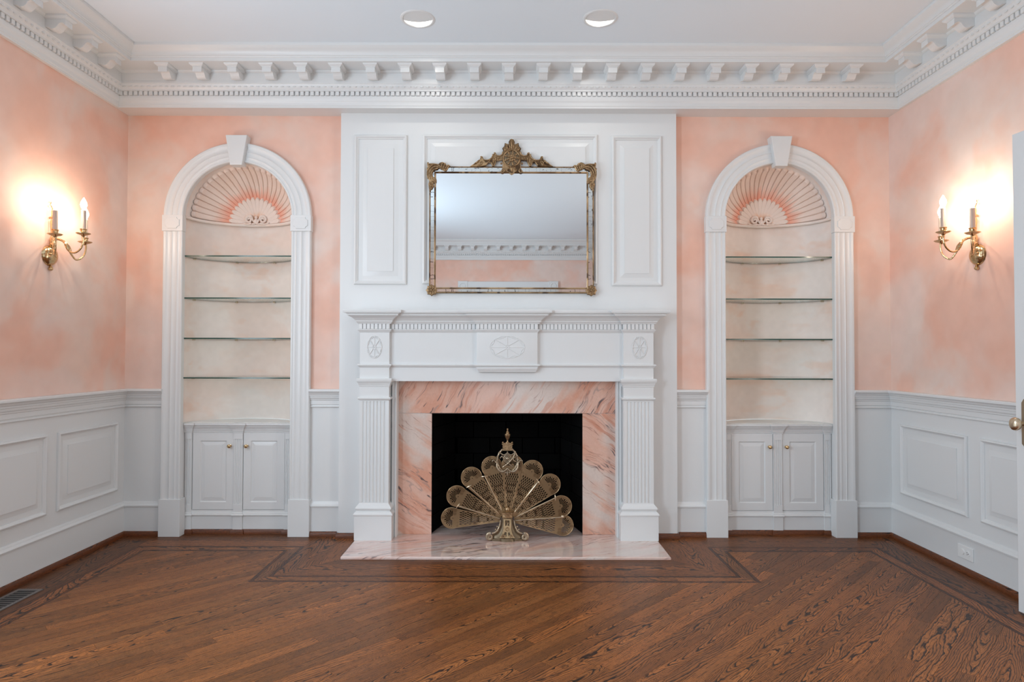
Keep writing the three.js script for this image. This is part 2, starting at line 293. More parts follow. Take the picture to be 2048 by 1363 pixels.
  // outer boards: walls and hearth surround
  const board = (x0, x1, z0, z1, ax, name = 'border_board') => {
    const lo = ax ? z0 : x0, hi = ax ? z1 : x1; let c = lo;
    while (c < hi - 1e-6) {
      let e = c + 0.8 + r() * 1.2; if (hi - e < 0.3) e = hi; const q = ax ? [[x0 + gap, c + gap], [x1 - gap, c + gap], [x1 - gap, e - gap], [x0 + gap, e - gap]] : [[c + gap, z0 + gap], [e - gap, z0 + gap], [e - gap, z1 - gap], [c + gap, z1 - gap]];
      const strip = Math.floor(r() * 32), uo = r(), base = ax ? x0 : z0, g = prism(q, (p) => [uo + p[ax] / 2, (strip + Math.max(0.02, Math.min(0.98, (p[1 - ax] - base) / 0.12))) / 32]);
      if (c * ax < -1.5 || !ax && z1 < 0) put(name, [g], BORDER[Math.floor(r() * 3)], floor); else back.push(g); c = e;
    }
  };
  for (let k = 0; k < 2; k++) {
    board(WL + k * 0.116, WL + (k + 1) * 0.116, ZN + (k ? 0.116 : 0), ZO, 1); board(WR - (k + 1) * 0.116, WR - k * 0.116, ZN + (k ? 0.116 : 0), ZO, 1);
    board(WL + (k + 1) * 0.116, -1.257, ZN + k * 0.116 - (k ? 0 : 0.07), ZN + (k + 1) * 0.116, 0); board(1.192, WR - (k + 1) * 0.116, ZN + k * 0.116 - (k ? 0 : 0.07), ZN + (k + 1) * 0.116, 0);
    board(WL + 0.232, WR - 0.232, ZO - (k + 1) * 0.116, ZO - k * 0.116, 0, 'border_board');
  }
  const mitre = (i) => { // hearth surround boards: i = 0..2 from the outside in
    const xl = [-1.257, -1.164, -1.071, -0.977], xr = [1.192, 1.1, 1.008, 0.916], zf = [-3.393, -3.481, -3.569, -3.657];
    const polys = [[[[xl[i], zf[i]], [xr[i], zf[i]], [xr[i + 1], zf[i + 1]], [xl[i + 1], zf[i + 1]]], 0], [[[xl[i], zf[i]], [xl[i + 1], zf[i + 1]], [xl[i + 1], ZN + 0.03], [xl[i], ZN + 0.03]], 1], [[[xr[i], zf[i]], [xr[i + 1], zf[i + 1]], [xr[i + 1], ZN + 0.03], [xr[i], ZN + 0.03]], 1]];
    for (const [q, ax] of polys) { const strip = Math.floor(r() * 32), uo = r(), base = Math.min(...q.map((p) => p[1 - ax])); put('border_board', [prism(q, (p) => [uo + p[ax] / 2, (strip + Math.max(0.02, Math.min(0.98, (p[1 - ax] - base) / 0.1))) / 32])], BORDER[Math.floor(r() * 3)], floor); }
  };
  for (let i = 0; i < 3; i++) mitre(i);
  put('border_rear', back, BORDER[0], floor).userData.kind = 'stuff';
}

// ---------------------------------------------------------------- ceiling and walls
const CANS = [[-0.525, -3.50], [0.487, -3.49]], CAN_R = 0.082;
{
  const s = shapeOf([[WL - 0.15, -(ZO + 0.15)], [WR + 0.15, -(ZO + 0.15)], [WR + 0.15, -(ZN - 0.6)], [WL - 0.15, -(ZN - 0.6)]]);
  for (const [x, z] of CANS) { const h = new THREE.Path(); h.absarc(x, -z, CAN_R, 0, Math.PI * 2, true); s.holes.push(h); }
  struct('ceiling', [extrude(s, 0.15, 0, 1, 24).rotateX(-Math.PI / 2).translate(0, H, 0)], M.ceiling);
}
const uvScale = (g, f) => { const p = g.attributes.position, u = g.attributes.uv; for (let i = 0; i < p.count; i++) { const [a, b] = f(p.getX(i), p.getY(i), p.getZ(i)); u.setXY(i, a, b); } return g; };
const RAISED = [[0, 0], [0, 0.008], [0.003, 0.013], [0.008, 0.015], [0.013, 0.013], [0.017, 0.008], [0.021, 0.006], [0.024, -0.002], [0.030, -0.004], [0.083, 0.006], [0.083, 0.0085]];
const panelSteps = (m, b) => [[0, 0], [0, 0.009], [m * 0.15, 0.014], [m * 0.4, 0.016], [m * 0.6, 0.012], [m * 0.75, 0.007], [m * 0.92, 0.005], [m, -0.003], [m + 0.006, -0.005], [b, 0.007], [b, 0.0105], [b + 0.003, 0.0105]];
const windowsLeft = [-2.15, -0.35], WIN = { w: 0.92, y0: 0.74, y1: 2.5 };
{ // back wall: plaster with two arched niche openings and the fireplace opening
  const s = shapeOf([[WL - 0.15, -0.012], [WR + 0.15, -0.012], [WR + 0.15, H], [WL - 0.15, H]]);
  for (const c of NICHES) { const h = new THREE.Path(), a = 0.365; h.moveTo(c - a, -0.0115); h.lineTo(c - a, 2.06); h.absarc(c, 2.06, a, Math.PI, 0, true); h.lineTo(c + a, -0.0115); h.closePath(); s.holes.push(h); }
  const f = new THREE.Path(); f.moveTo(-0.75, -0.0115); f.lineTo(-0.75, 1.03); f.lineTo(0.69, 1.03); f.lineTo(0.69, -0.0115); f.closePath(); s.holes.push(f);
  const w = struct('wall_back', [uvScale(extrude(s, 0.04, 0, 1, 32).translate(0, 0, ZN - 0.04), (x, y) => [x / 3 + 0.11, y / 3 + 0.3])], M.pink);
  put('wainscot', [[WL, -2.24], [-1.32, -1.10], [1.05, 1.27], [2.2, WR]].map(([a, b]) => box(a, b, 0, 0.83, ZN, ZN + 0.004)), M.white, w);
  // cornice soffit over the recessed walls
  put('cornice_soffit', [box(WL, WR, 2.724, 2.75, ZN, ZC + 0.001)], M.white, w);
}
function sideWall(name, X, sgn, panels, openings, uo, vo) { // sgn +1: the room lies towards +x
  const s = shapeOf([[ZN - 0.15, 0], [ZO + 0.15, 0], [ZO + 0.15, H], [ZN - 0.15, H]]);
  for (const [z0, z1, y0, y1] of openings) { const h = new THREE.Path(); h.moveTo(z0, y0); h.lineTo(z0, y1); h.lineTo(z1, y1); h.lineTo(z1, y0); h.closePath(); s.holes.push(h); }
  const g = extrude(s, 0.15, 0, 1); g.rotateY(-Math.PI / 2); g.translate(sgn > 0 ? X : X + 0.15, 0, 0);   // shape x -> world z
  const w = struct(name, [uvScale(g, (x, y, z) => [z / 3 + uo, y / 3 + vo])], M.pink);
  const spans = []; let z = ZN; for (const [z0, z1, y0] of openings) { if (y0 < 0.8) { spans.push([z, z0, 0.83], [z0, z1, y0]); z = z1; } } spans.push([z, ZO, 0.83]);
  put('wainscot', spans.filter(([, , y]) => y > 0.05).map(([a, b, y]) => box(Math.min(X, X + sgn * 0.004), Math.max(X, X + sgn * 0.004), 0, y, a, b)), M.white, w);
  for (const [z0, z1, y0, y1] of panels) { // local x -> -z for the left wall, +z for the right wall
    const st = panelSteps(0.024, 0.078), p = sgn > 0 ? frame(-z1, -z0, y0, y1, st).rotateY(Math.PI / 2).translate(X + 0.004, 0, 0) : frame(z0, z1, y0, y1, st).rotateY(-Math.PI / 2).translate(X - 0.004, 0, 0);
    put('panel', [p], M.white, w);
  }
  return w;
}
sideWall('wall_left', WL, 1, [[-4.052, -3.518, 0.303, 0.735], [-3.435, -2.80, 0.303, 0.735], [-1.50, -1.0, 0.303, 0.735], [0.30, 0.85, 0.303, 0.735], [0.95, 1.5, 0.303, 0.735]], windowsLeft.map((z) => [z - WIN.w / 2, z + WIN.w / 2, WIN.y0, WIN.y1]), 0.6, 0.5);
sideWall('wall_right', WR, -1, [[-4.025, -3.437, 0.300, 0.736], [-3.339, -2.75, 0.300, 0.736], [-2.66, -2.2, 0.3, 0.736], [-0.7, -0.1, 0.3, 0.736], [0, 0.6, 0.3, 0.736], [0.7, 1.3, 0.3, 0.736]], [[-1.98, -1.14, 0.0, 2.2]], 0.55, 0.75);
{ // front wall behind the camera, with a double door opening
  const s = shapeOf([[WL - 0.15, -0.012], [WR + 0.15, -0.012], [WR + 0.15, H], [WL - 0.15, H]]), h = new THREE.Path(); h.moveTo(-0.74, -0.0115); h.lineTo(-0.74, 2.21); h.lineTo(0.62, 2.21); h.lineTo(0.62, -0.0115); h.closePath(); s.holes.push(h);
  const w = struct('wall_front', [uvScale(extrude(s, 0.15, 0, 1).translate(0, 0, ZO), (x, y) => [-x / 3 + 0.4, y / 3 + 0.3])], M.pink);
  put('wainscot', [box(WL, -0.89, 0, 0.83, ZO - 0.004, ZO), box(0.77, WR, 0, 0.83, ZO - 0.004, ZO)], M.white, w);
}
{ // chimney breast
  const s = shapeOf([[-1.104, -0.012], [1.06, -0.012], [1.06, 2.735], [-1.104, 2.735]]), h = new THREE.Path(); h.moveTo(-0.745, -0.0115); h.lineTo(-0.745, 1.025); h.lineTo(0.69, 1.025); h.lineTo(0.69, -0.0115); h.closePath(); s.holes.push(h);
  const w = struct('wall_chimney', [extrude(s, ZB - ZN, 0, 1).translate(0, 0, ZN)], M.white);
  put('panel', [frame(-1.014, -0.676, 1.616, 2.580, panelSteps(0.027, 0.086)).translate(0, 0, ZB)], M.white, w);
  put('panel', [frame(-0.574, 0.550, 1.620, 2.584, panelSteps(0.027, 0.078)).translate(0, 0, ZB)], M.white, w);
  put('panel', [frame(0.643, 0.964, 1.610, 2.577, panelSteps(0.027, 0.080)).translate(0, 0, ZB)], M.white, w);
}

// ---------------------------------------------------------------- cornice
const ROOM = [[WL, ZO], [WL, ZC], [WR, ZC], [WR, ZO]];
{
  const prof = [[0, 2.724], [0.02, 2.724], [0.02, 2.736], [0.023, 2.738], [0.024, 2.742], [0.024, 2.756], [0.027, 2.762], [0.031, 2.768], [0.032, 2.776], [0.034, 2.782], [0.034, 2.794], [0.030, 2.795], [0.030, 2.820], [0.050, 2.820], [0.050, 2.828], [0.0535, 2.832], [0.059, 2.839], [0.064, 2.848], [0.067, 2.856], [0.07, 2.858], [0.07, 2.870], [0.066, 2.871], [0.066, 2.924], [0.069, 2.926], [0.075, 2.928], [0.08, 2.933], [0.082, 2.937], [0.205, 2.937], [0.205, 2.957], [0.209, 2.959], [0.211, 2.962], [0.211, 2.966], [0.215, 2.968], [0.216, 2.974], [0.219, 2.983], [0.225, 2.992], [0.234, 2.999], [0.242, 3.005], [0.247, 3.011], [0.250, 3.014], [0.250, H], [0.20, H]];
  const label = ['left', 'back', 'right', 'front'];
  // modillion: scrolled bracket with a moulded cap; local x = along the wall, y = height, z = out from the wall
  const side = new THREE.Shape(); side.moveTo(0.066, 2.926); side.lineTo(0.172, 2.926); side.lineTo(0.172, 2.886); side.bezierCurveTo(0.160, 2.902, 0.146, 2.903, 0.134, 2.890); side.bezierCurveTo(0.124, 2.868, 0.100, 2.860, 0.088, 2.874); side.lineTo(0.066, 2.878); side.closePath();
  const body = extrude(side, 0.054, 0, 1, 10).rotateY(-Math.PI / 2).translate(0.027, 0, 0);
  const cap = sweep([[0, 2.917], [0.003, 2.918], [0.004, 2.921], [0.010, 2.924], [0.015, 2.930], [0.016, 2.932], [0.016, 2.9375]], [[-0.027, 0.066], [-0.027, 0.172], [0.027, 0.172], [0.027, 0.066]]);
  const modGeo = join([toCreasedNormals(clean(body), 0.5), cap]);
  const dentGeo = new RoundedBoxGeometry(0.0215, 0.0245, 0.014, 1, 0.001).translate(0, 2.8078, 0.0365);
  const spots = {
    left: { mods: [...Array(28).keys()].map((k) => -3.745 + 0.211 * k), at: (g, z) => g.rotateY(Math.PI / 2).translate(WL, 0, z), len: [ZC, ZO] },
    back: { mods: [...Array(21).keys()].map((k) => -2.13 + 0.211 * k), at: (g, x) => g.translate(x, 0, ZC), len: [WL, WR] },
    right: { mods: [...Array(28).keys()].map((k) => -3.715 + 0.211 * k), at: (g, z) => g.rotateY(-Math.PI / 2).translate(WR, 0, z), len: [ZC, ZO] },
    front: { mods: [...Array(21).keys()].map((k) => -2.12 + 0.211 * k), at: (g, x) => g.rotateY(Math.PI).translate(x, 0, ZO), len: [WL, WR] },
  };
  const egg = new THREE.SphereGeometry(1, 6, 4).scale(0.013, 0.010, 0.0035).rotateX(-0.6).translate(0, 2.845, 0.0605);
  label.forEach((nm, i) => {
    const c = struct('trim_' + (i + 1), [sweep(prof, ROOM, { closed: true, segs: [i] })], M.white), sp = spots[nm];
    const ry = { left: Math.PI / 2, back: 0, right: -Math.PI / 2, front: Math.PI }[nm], pos = (v) => ({ left: [WL, 0, v], back: [v, 0, ZC], right: [WR, 0, v], front: [v, 0, ZO] }[nm]);
    for (const v of sp.mods) { if (v > sp.len[1] - 0.22) continue; const m = put('modillion', modGeo, M.white, c); m.rotation.y = ry; m.position.set(...pos(v)); }
    const ds = []; for (let v = sp.len[0] + 0.045; v < sp.len[1] - 0.04; v += 0.0317) ds.push(v);
    if (nm === 'back') for (const v of ds) { const m = put('dentil', dentGeo, M.white, c); m.position.set(...pos(v)); }
    else put('dentil_course', ds.map((v) => sp.at(dentGeo.clone(), v)), M.white, c).userData.kind = 'stuff';
    const es = []; for (let v = sp.len[0] + 0.08; v < sp.len[1] - 0.075; v += 0.038) es.push(sp.at(egg.clone(), v));
    put('egg_molding', es, M.white, c).userData.kind = 'stuff';
  });
}

// ---------------------------------------------------------------- chair rails, baseboards, shoe mouldings
{
  const rail = [[0, 0.826], [0.012, 0.826], [0.015, 0.830], [0.013, 0.836], [0.009, 0.838], [0.009, 0.842], [0.014, 0.845], [0.014, 0.870], [0.018, 0.874], [0.019, 0.880], [0.024, 0.886], [0.026, 0.893], [0.026, 0.899], [0.031, 0.901], [0.032, 0.909], [0.037, 0.915], [0.041, 0.923], [0.046, 0.926], [0.050, 0.930], [0.050, 0.940], [0.047, 0.944], [0, 0.944]];
  const base = [[0, 0], [0.017, 0], [0.017, 0.184], [0.023, 0.187], [0.025, 0.195], [0.020, 0.202], [0.014, 0.206], [0.012, 0.214], [0.008, 0.220], [0, 0.220]];
  const shoe = [[0.017, 0], [0.031, 0], [0.0305, 0.016], [0.027, 0.025], [0.022, 0.030], [0.017, 0.031]];
  const LEFT = [[WL, ZO], [WL, ZN]], RIGHT = [[WR, ZN], [WR, ZO]];
  const full = [[WL, ZO], [WL, ZN], [WR, ZN], [WR, ZO]];
  const cutL = windowsLeft.map((z) => [z - WIN.w / 2 - 0.1, z + WIN.w / 2 + 0.1]);
  const S = (p, path, o) => sweep(p, path, { caps: true, ...o });
  const railL = [], zl = [ZO, cutL[1][1], cutL[1][0], cutL[0][1], cutL[0][0]];
  railL.push(S(rail, [[WL, zl[0]], [WL, zl[1]]]), S(rail, [[WL, zl[2]], [WL, zl[3]]]), S(rail, [[WL, zl[4]], [WL, ZN], [-2.245, ZN]]));
  struct('trim_5', railL, M.white);
  struct('trim_6', [S(rail, [[-1.30, ZN], [-1.104, ZN]])], M.white);
  struct('trim_7', [S(rail, [[1.06, ZN], [1.262, ZN]])], M.white);
  struct('trim_8', [S(rail, [[2.206, ZN], [WR, ZN], [WR, -2.08]]), S(rail, [[WR, -1.04], [WR, ZO]])], M.white);
  struct('trim_9', [S(rail, [[WR, ZO], [0.77, ZO]]), S(rail, [[-0.89, ZO], [WL, ZO]])], M.white);
  const bl = struct('baseboard_left', [S(base, [[WL, ZO], [WL, ZN], [-2.25, ZN]])], M.white); put('shoe_molding', [S(shoe, [[WL, ZO], [WL, ZN], [-2.25, ZN]])], M.shoe, bl);
  const bb = struct('baseboard_back', [S(base, [[-1.30, ZN], [-1.104, ZN]]), S(base, [[1.06, ZN], [1.262, ZN]])], M.white);
  const shB = shoe.map(([a, b]) => [a - 0.017, b]);
  put('shoe_molding', [S(shoe, [[-1.30, ZN], [-1.122, ZN]])], M.shoe, bb); put('shoe_molding', [S(shoe, [[1.078, ZN], [1.262, ZN]])], M.shoe, bb);
  put('shoe_molding', [S(shB, [[-1.104, ZN + 0.02], [-1.104, ZB], [-0.985, ZB]])], M.shoe, bb); put('shoe_molding', [S(shB, [[0.921, ZB], [1.06, ZB], [1.06, ZN + 0.02]])], M.shoe, bb);
  const br = struct('baseboard_right', [S(base, [[2.21, ZN], [WR, ZN], [WR, -2.08]]), S(base, [[WR, -1.04], [WR, ZO]])], M.white); put('shoe_molding', [S(shoe, [[2.21, ZN], [WR, ZN], [WR, -2.08]]), S(shoe, [[WR, -1.04], [WR, ZO]])], M.shoe, br);
  const bf = struct('baseboard_front', [S(base, [[WR, ZO], [0.77, ZO]]), S(base, [[-0.89, ZO], [WL, ZO]])], M.white); put('shoe_molding', [S(shoe, [[WR, ZO], [0.77, ZO]]), S(shoe, [[-0.89, ZO], [WL, ZO]])], M.shoe, bf);
}

// ---------------------------------------------------------------- windows and doors outside the frame that bring the daylight in
windowsLeft.forEach((zc, i) => {
  const g = new THREE.Group(); g.name = 'window_' + (i + 1); g.userData.kind = 'structure'; scene.add(g);
  const z0 = zc - WIN.w / 2, z1 = zc + WIN.w / 2, b = (za, zb, ya, yb, xa, xb) => box(xa, xb, ya, yb, za, zb);
  put('casing', [b(z0 - 0.1, z0, WIN.y0 - 0.02, WIN.y1 + 0.1, WL, WL + 0.028), b(z1, z1 + 0.1, WIN.y0 - 0.02, WIN.y1 + 0.1, WL, WL + 0.028), b(z0, z1, WIN.y1, WIN.y1 + 0.1, WL, WL + 0.028), b(z0 - 0.12, z1 + 0.12, WIN.y0 - 0.05, WIN.y0, WL - 0.02, WL + 0.06)], M.white, g);
  const xs = WL - 0.1, fr = []; for (const [ya, yb] of [[WIN.y0, 1.62], [1.62, WIN.y1]]) fr.push(b(z0, z1, ya, ya + 0.045, xs, xs + 0.035), b(z0, z1, yb - 0.045, yb, xs, xs + 0.035), b(z0, z0 + 0.045, ya, yb, xs, xs + 0.035), b(z1 - 0.045, z1, ya, yb, xs, xs + 0.035), b(zc - 0.165, zc - 0.145, ya, yb, xs + 0.005, xs + 0.03), b(zc + 0.145, zc + 0.165, ya, yb, xs + 0.005, xs + 0.03), b(z0, z1, (ya + yb) / 2 - 0.01, (ya + yb) / 2 + 0.01, xs + 0.005, xs + 0.03));
  put('sash', fr, M.white, g); put('pane', [b(z0 + 0.04, z1 - 0.04, WIN.y0 + 0.04, WIN.y1 - 0.04, xs + 0.016, xs + 0.018)], M.pane, g);
});
{
  const g = new THREE.Group(); g.name = 'door_2'; g.userData.kind = 'structure'; scene.add(g);
  put('casing', [box(-0.885, -0.735, 0, 2.215, ZO - 0.03, ZO + 0.02), box(0.615, 0.765, 0, 2.215, ZO - 0.03, ZO + 0.02), box(-0.735, 0.615, 2.215, 2.365, ZO - 0.028, ZO + 0.02)], M.white, g);
  for (const x of [-0.81, 0.69]) put('corner_block', [rbox(x - 0.079, x + 0.079, 2.212, 2.372, ZO - 0.036, ZO), new THREE.TorusGeometry(0.045, 0.006, 8, 24).translate(x, 2.29, ZO - 0.037)], M.white, g);
  for (const [a, b] of [[-0.735, -0.062], [-0.058, 0.615]]) {
    const f = [box(a, a + 0.1, 0.01, 2.21, ZO + 0.02, ZO + 0.06), box(b - 0.1, b, 0.01, 2.21, ZO + 0.02, ZO + 0.06), box(a + 0.1, b - 0.1, 0.01, 0.24, ZO + 0.02, ZO + 0.06), box(a + 0.1, b - 0.1, 2.1, 2.21, ZO + 0.02, ZO + 0.06)];
    for (let k = 1; k < 5; k++) f.push(box(a + 0.1, b - 0.1, 0.24 + k * 0.372 - 0.012, 0.24 + k * 0.372 + 0.012, ZO + 0.03, ZO + 0.05)); f.push(box((a + b) / 2 - 0.012, (a + b) / 2 + 0.012, 0.24, 2.1, ZO + 0.03, ZO + 0.05));
    put('leaf', f, M.white, g); put('pane', [box(a + 0.09, b - 0.09, 0.23, 2.11, ZO + 0.039, ZO + 0.041)], M.pane, g);
  }
}
{ // the open door against the right wall, its opening and the short hall behind it
  const g = new THREE.Group(); g.name = 'door_1'; g.userData.kind = 'structure'; scene.add(g);
  put('casing', [box(WR - 0.028, WR, 0, 2.2, -2.08, -1.98), box(WR - 0.028, WR, 0, 2.2, -1.14, -1.04), box(WR - 0.028, WR, 2.2, 2.3, -2.08, -1.04)], M.white, g);
  const leaf = new THREE.Group(); leaf.name = 'leaf'; leaf.position.set(2.405, 0, -2.03); leaf.rotation.y = Math.atan2(0.105, 0.88) ; g.add(leaf);
  // leaf in its own axes: hinge at z = 0, free edge at z = -0.886; the face towards the room is x = 0
  put('slab', [rbox(0, 0.036, 0.012, 2.185, -0.886, 0, 0.003), ...[[0.25, 0.85], [1.02, 2.03]].flatMap(([a, b]) => [frame(-0.745, -0.49, a, b, panelSteps(0.02, 0.06)).rotateY(-Math.PI / 2), frame(-0.395, -0.14, a, b, panelSteps(0.02, 0.06)).rotateY(-Math.PI / 2)])], M.white, leaf);
  const kn = put('knob', [lathe([[0, 0], [0.011, 0], [0.011, 0.004], [0.0075, 0.008], [0.0075, 0.030], [0.014, 0.034], [0.024, 0.044], [0.027, 0.054], [0.024, 0.064], [0.014, 0.071], [0, 0.073]], 24).rotateZ(Math.PI / 2).scale(1, 1.12, 0.95).translate(0, 0.865, -0.835)], M.brassPale, leaf);
  const pl = new THREE.Shape(); pl.moveTo(-0.026, -0.085); pl.quadraticCurveTo(-0.014, -0.096, 0, -0.112); pl.quadraticCurveTo(0.014, -0.096, 0.026, -0.085); pl.lineTo(0.026, 0.100); pl.lineTo(0.014, 0.118); pl.lineTo(-0.014, 0.118); pl.lineTo(-0.026, 0.100); pl.closePath();
  put('escutcheon', [extrude(pl, 0.003, 0.001).rotateY(-Math.PI / 2).translate(0, 0.858, -0.828)], M.brassAged, leaf);
  put('hinge', [0.25, 1.1, 1.95].map((y) => new THREE.CylinderGeometry(0.007, 0.007, 0.09, 12).translate(-0.004, y, 0.004)), M.brassBright, g).position.set(2.405, 0, -2.03);
  struct('wall_hall', [box(WR + 0.15, 3.9, -0.15, 0, -2.4, -0.7), box(WR + 0.15, 3.9, 2.6, 2.7, -2.4, -0.7), box(3.9, 4.0, -0.15, 2.7, -2.4, -0.7), box(WR + 0.15, 4.0, -0.15, 2.7, -2.5, -2.4), box(WR + 0.15, 4.0, -0.15, 2.7, -0.7, -0.6)], M.ceiling);
}

// ---------------------------------------------------------------- arched shell niches with glass shelves and cabinets
const SIDE = ['left', 'right'];
NICHES.forEach((cx, ni) => {
  const sd = SIDE[ni], A = 0.365, Bz = 0.31, YS = 2.06, Y0 = 0.722;
  const t = thing('arched_niche', `arched ${sd} niche with pink scallop shell and fluted white surround`, 'niche', [cx, 0, ZN]);
  // plaster back: half-elliptical wall, then the smooth half dome
  { const T = [], U = [], N = 48, Mv = 12, pt = (th, y) => [A * Math.cos(th), y, -Bz * Math.sin(th)];
    const q = (a, b, c, d, ua) => { T.push(...a, ...b, ...c, ...a, ...c, ...d); U.push(...ua[0], ...ua[1], ...ua[2], ...ua[0], ...ua[2], ...ua[3]); };
    for (let i = 0; i < N; i++) { const a = Math.PI - i / N * Math.PI, b = Math.PI - (i + 1) / N * Math.PI, u0 = i / N * 1.05 / 2 + ni * 0.4, u1 = (i + 1) / N * 1.05 / 2 + ni * 0.4; q(pt(a, Y0), pt(b, Y0), pt(b, YS), pt(a, YS), [[u0, Y0 / 2], [u1, Y0 / 2], [u1, YS / 2], [u0, YS / 2]]); }
    const dm = (th, v) => [A * Math.cos(th) * Math.cos(v), YS + A * Math.sin(th) * Math.cos(v), -Bz * Math.sin(v)];
    for (let i = 0; i < N; i++) for (let k = 0; k < Mv; k++) { const a = i / N * Math.PI, b = (i + 1) / N * Math.PI, v0 = k / Mv * Math.PI / 2, v1 = (k + 1) / Mv * Math.PI / 2; q(dm(b, v0), dm(a, v0), dm(a, v1), dm(b, v1), [[b / 4, v0 / 3], [a / 4, v0 / 3], [a / 4, v1 / 3], [b / 4, v1 / 3]]); }
    put('plaster_back', [raw(T, U, 1.0)], M.cream, t); }
  for (const s of [-1, 1]) put('jamb', [box(s * (A - 0.00325) - 0.00275, s * (A - 0.00325) + 0.00275, 0, Y0, -0.045, 0.0)], M.white, t);
  // shell: ribs radiate from the foot of the back towards the arch
  const shellPart = (name, vRim, proud, ribs, depth, nThick, cfn) => {
    const N = ribs * 10, K = 26, T = [], Cc = [], U = [], grid = [];
    for (let i = 0; i <= N; i++) {
      const th = 0.012 + i / N * (Math.PI - 0.024), ph = (i / N * ribs) % 1, rb = Math.pow(Math.max(0, 1 - Math.pow(Math.abs(2 * ph - 1), 7)), 0.6), row = [], sca = Math.sqrt(Math.max(0, 1 - Math.pow(2 * ph - 1, 2)));
      for (let k = 0; k <= K; k++) {
        const f = k / K, v = lerp(vRim + 0.02 - 0.075 * sca, Math.PI / 2 - 0.02, f), wid = Math.cos(v), lip = Math.pow(1 - f, 14), sc = 1 - (proud * (k === 0 ? 0.15 : 1) + rb * depth * Math.min(1, wid * 1.3) * (k === 0 ? 0.4 : 1) + lip * 0.012 * rb);
        row.push({ p: [A * Math.cos(th) * Math.cos(v) * sc, YS + 0.012 + A * Math.sin(th) * Math.cos(v) * sc, -Bz * Math.sin(v) * sc], c: cfn(th, f, i / N * ribs, rb) });
      } grid.push(row);
    }
    const add = (g) => { T.push(...g.p); Cc.push(...g.c.map((x) => s2l(x / 255))); U.push(0, 0); };
    for (let i = 0; i < N; i++) for (let k = 0; k < K; k++) { const a = grid[i + 1][k], b = grid[i][k], c = grid[i][k + 1], d = grid[i + 1][k + 1]; for (const g of [a, b, c, a, c, d]) add(g); }
    const g = new THREE.BufferGeometry(); g.setAttribute('position', new THREE.Float32BufferAttribute(T, 3)); g.setAttribute('color', new THREE.Float32BufferAttribute(Cc, 3)); g.setAttribute('uv', new THREE.Float32BufferAttribute(U, 2));
    return put(name, toCreasedNormals(g, 0.7), M.shell, t);
  };
  const sh = shellPart('shell', 0.27, 0.035, 25, 0.028, 0, (th, f, rib, rb) => { // coral pigment brushed out from the inner shell, in streaks
    const st = vnoise(rib * 2.3, f * 3, 256, 64, 3 + ni), st2 = vnoise(rib * 5, 1.5, 256, 64, 9 + ni), c = sm(0.24 + 0.26 * st, 0.62 + 0.1 * st2, f) , pat = vnoise(rib * 0.5, f * 4, 64, 64, 21 + ni);
    let k = mix3([246, 228, 218], [240, 217, 203], pat); k = mix3(k, [242, 156, 128], 0.85 * c); return k; });
  shellPart('inner_shell', Math.PI / 2 - 0.50, 0.075, 16, 0.018, 0, (th, f, rib) => { const st = vnoise(rib * 2, f * 3, 64, 64, 33 + ni), c = sm(0.35 + 0.25 * st, 0.9, f); return mix3([246, 230, 220], [230, 158, 108], 0.75 * c); });
  const zb = -Bz * 0.885, bossG = [ball(0, YS + 0.030, zb, 0.016, 0.02, 0.012), ball(0, YS + 0.056, zb, 0.011, 0.011, 0.01)];
  for (const s of [-1, 1]) { bossG.push(tube(spiral(s * 0.047, YS + 0.040, 0.026, 0.005, s > 0 ? 2.4 : 0.74, s * -1.4, zb + 0.004).map((p) => p), (q) => lerp(0.0105, 0.006, q), 36, 8), tube([[s * 0.008, YS + 0.02, zb], [s * 0.02, YS + 0.035, zb + 0.006], [s * 0.03, YS + 0.06, zb + 0.004]], 0.007, 12, 8), tube([[s * 0.03, YS + 0.012, zb + 0.006], [s * 0.06, YS + 0.008, zb + 0.008], [s * 0.092, YS + 0.018, zb + 0.006]], (q) => lerp(0.009, 0.004, q), 14, 8)); }
  for (let k = -2; k <= 2; k++) bossG.push(ball(k * 0.011, YS + 0.014 - Math.abs(k) * 0.002, zb + 0.006, 0.007));
  put('scroll_boss', bossG, M.cream, t);
  { const pts = []; for (let i = 0; i <= 40; i++) { const a = Math.PI - i / 40 * Math.PI; pts.push([(A - 0.012) * Math.cos(a), YS + 0.002, -(Bz - 0.022) * Math.sin(a) + 0.004]); } put('shell_rail', [tube(pts, 0.0105, 60, 10)], M.cream, t); }
  // white casing
  const IN = 0.3515, CP = [[0, -0.004], [0, 0.030], [0.004, 0.035], [0.012, 0.035], [0.0140, 0.0325], [0.022, 0.0305], [0.030, 0.0325], [0.033, 0.0345], [0.036, 0.0325], [0.050, 0.0295], [0.064, 0.0320], [0.067, 0.0345], [0.070, 0.0320], [0.085, 0.0290], [0.100, 0.0325], [0.103, 0.0350], [0.108, 0.036], [0.120, 0.036], [0.125, 0.031], [0.125, 0]];
  const strip = (x, s, y0, y1) => { const T = [], U = []; for (let j = 0; j + 1 < CP.length; j++) { const a = CP[j], b = CP[j + 1], X0 = x + s * a[0], X1 = x + s * b[0]; const A0 = [X0, y0, a[1]], B0 = [X1, y0, b[1]], C0 = [X1, y1, b[1]], D0 = [X0, y1, a[1]]; T.push(...(s > 0 ? [...A0, ...B0, ...C0, ...A0, ...C0, ...D0] : [...B0, ...A0, ...D0, ...B0, ...D0, ...C0])); for (let k = 0; k < 6; k++) U.push(0, 0); } return raw(T, U, 0.5); };
  put('pilaster', [strip(-IN, -1, 0.235, 1.965)], M.white, t); put('pilaster', [strip(IN, 1, 0.235, 1.965)], M.white, t);
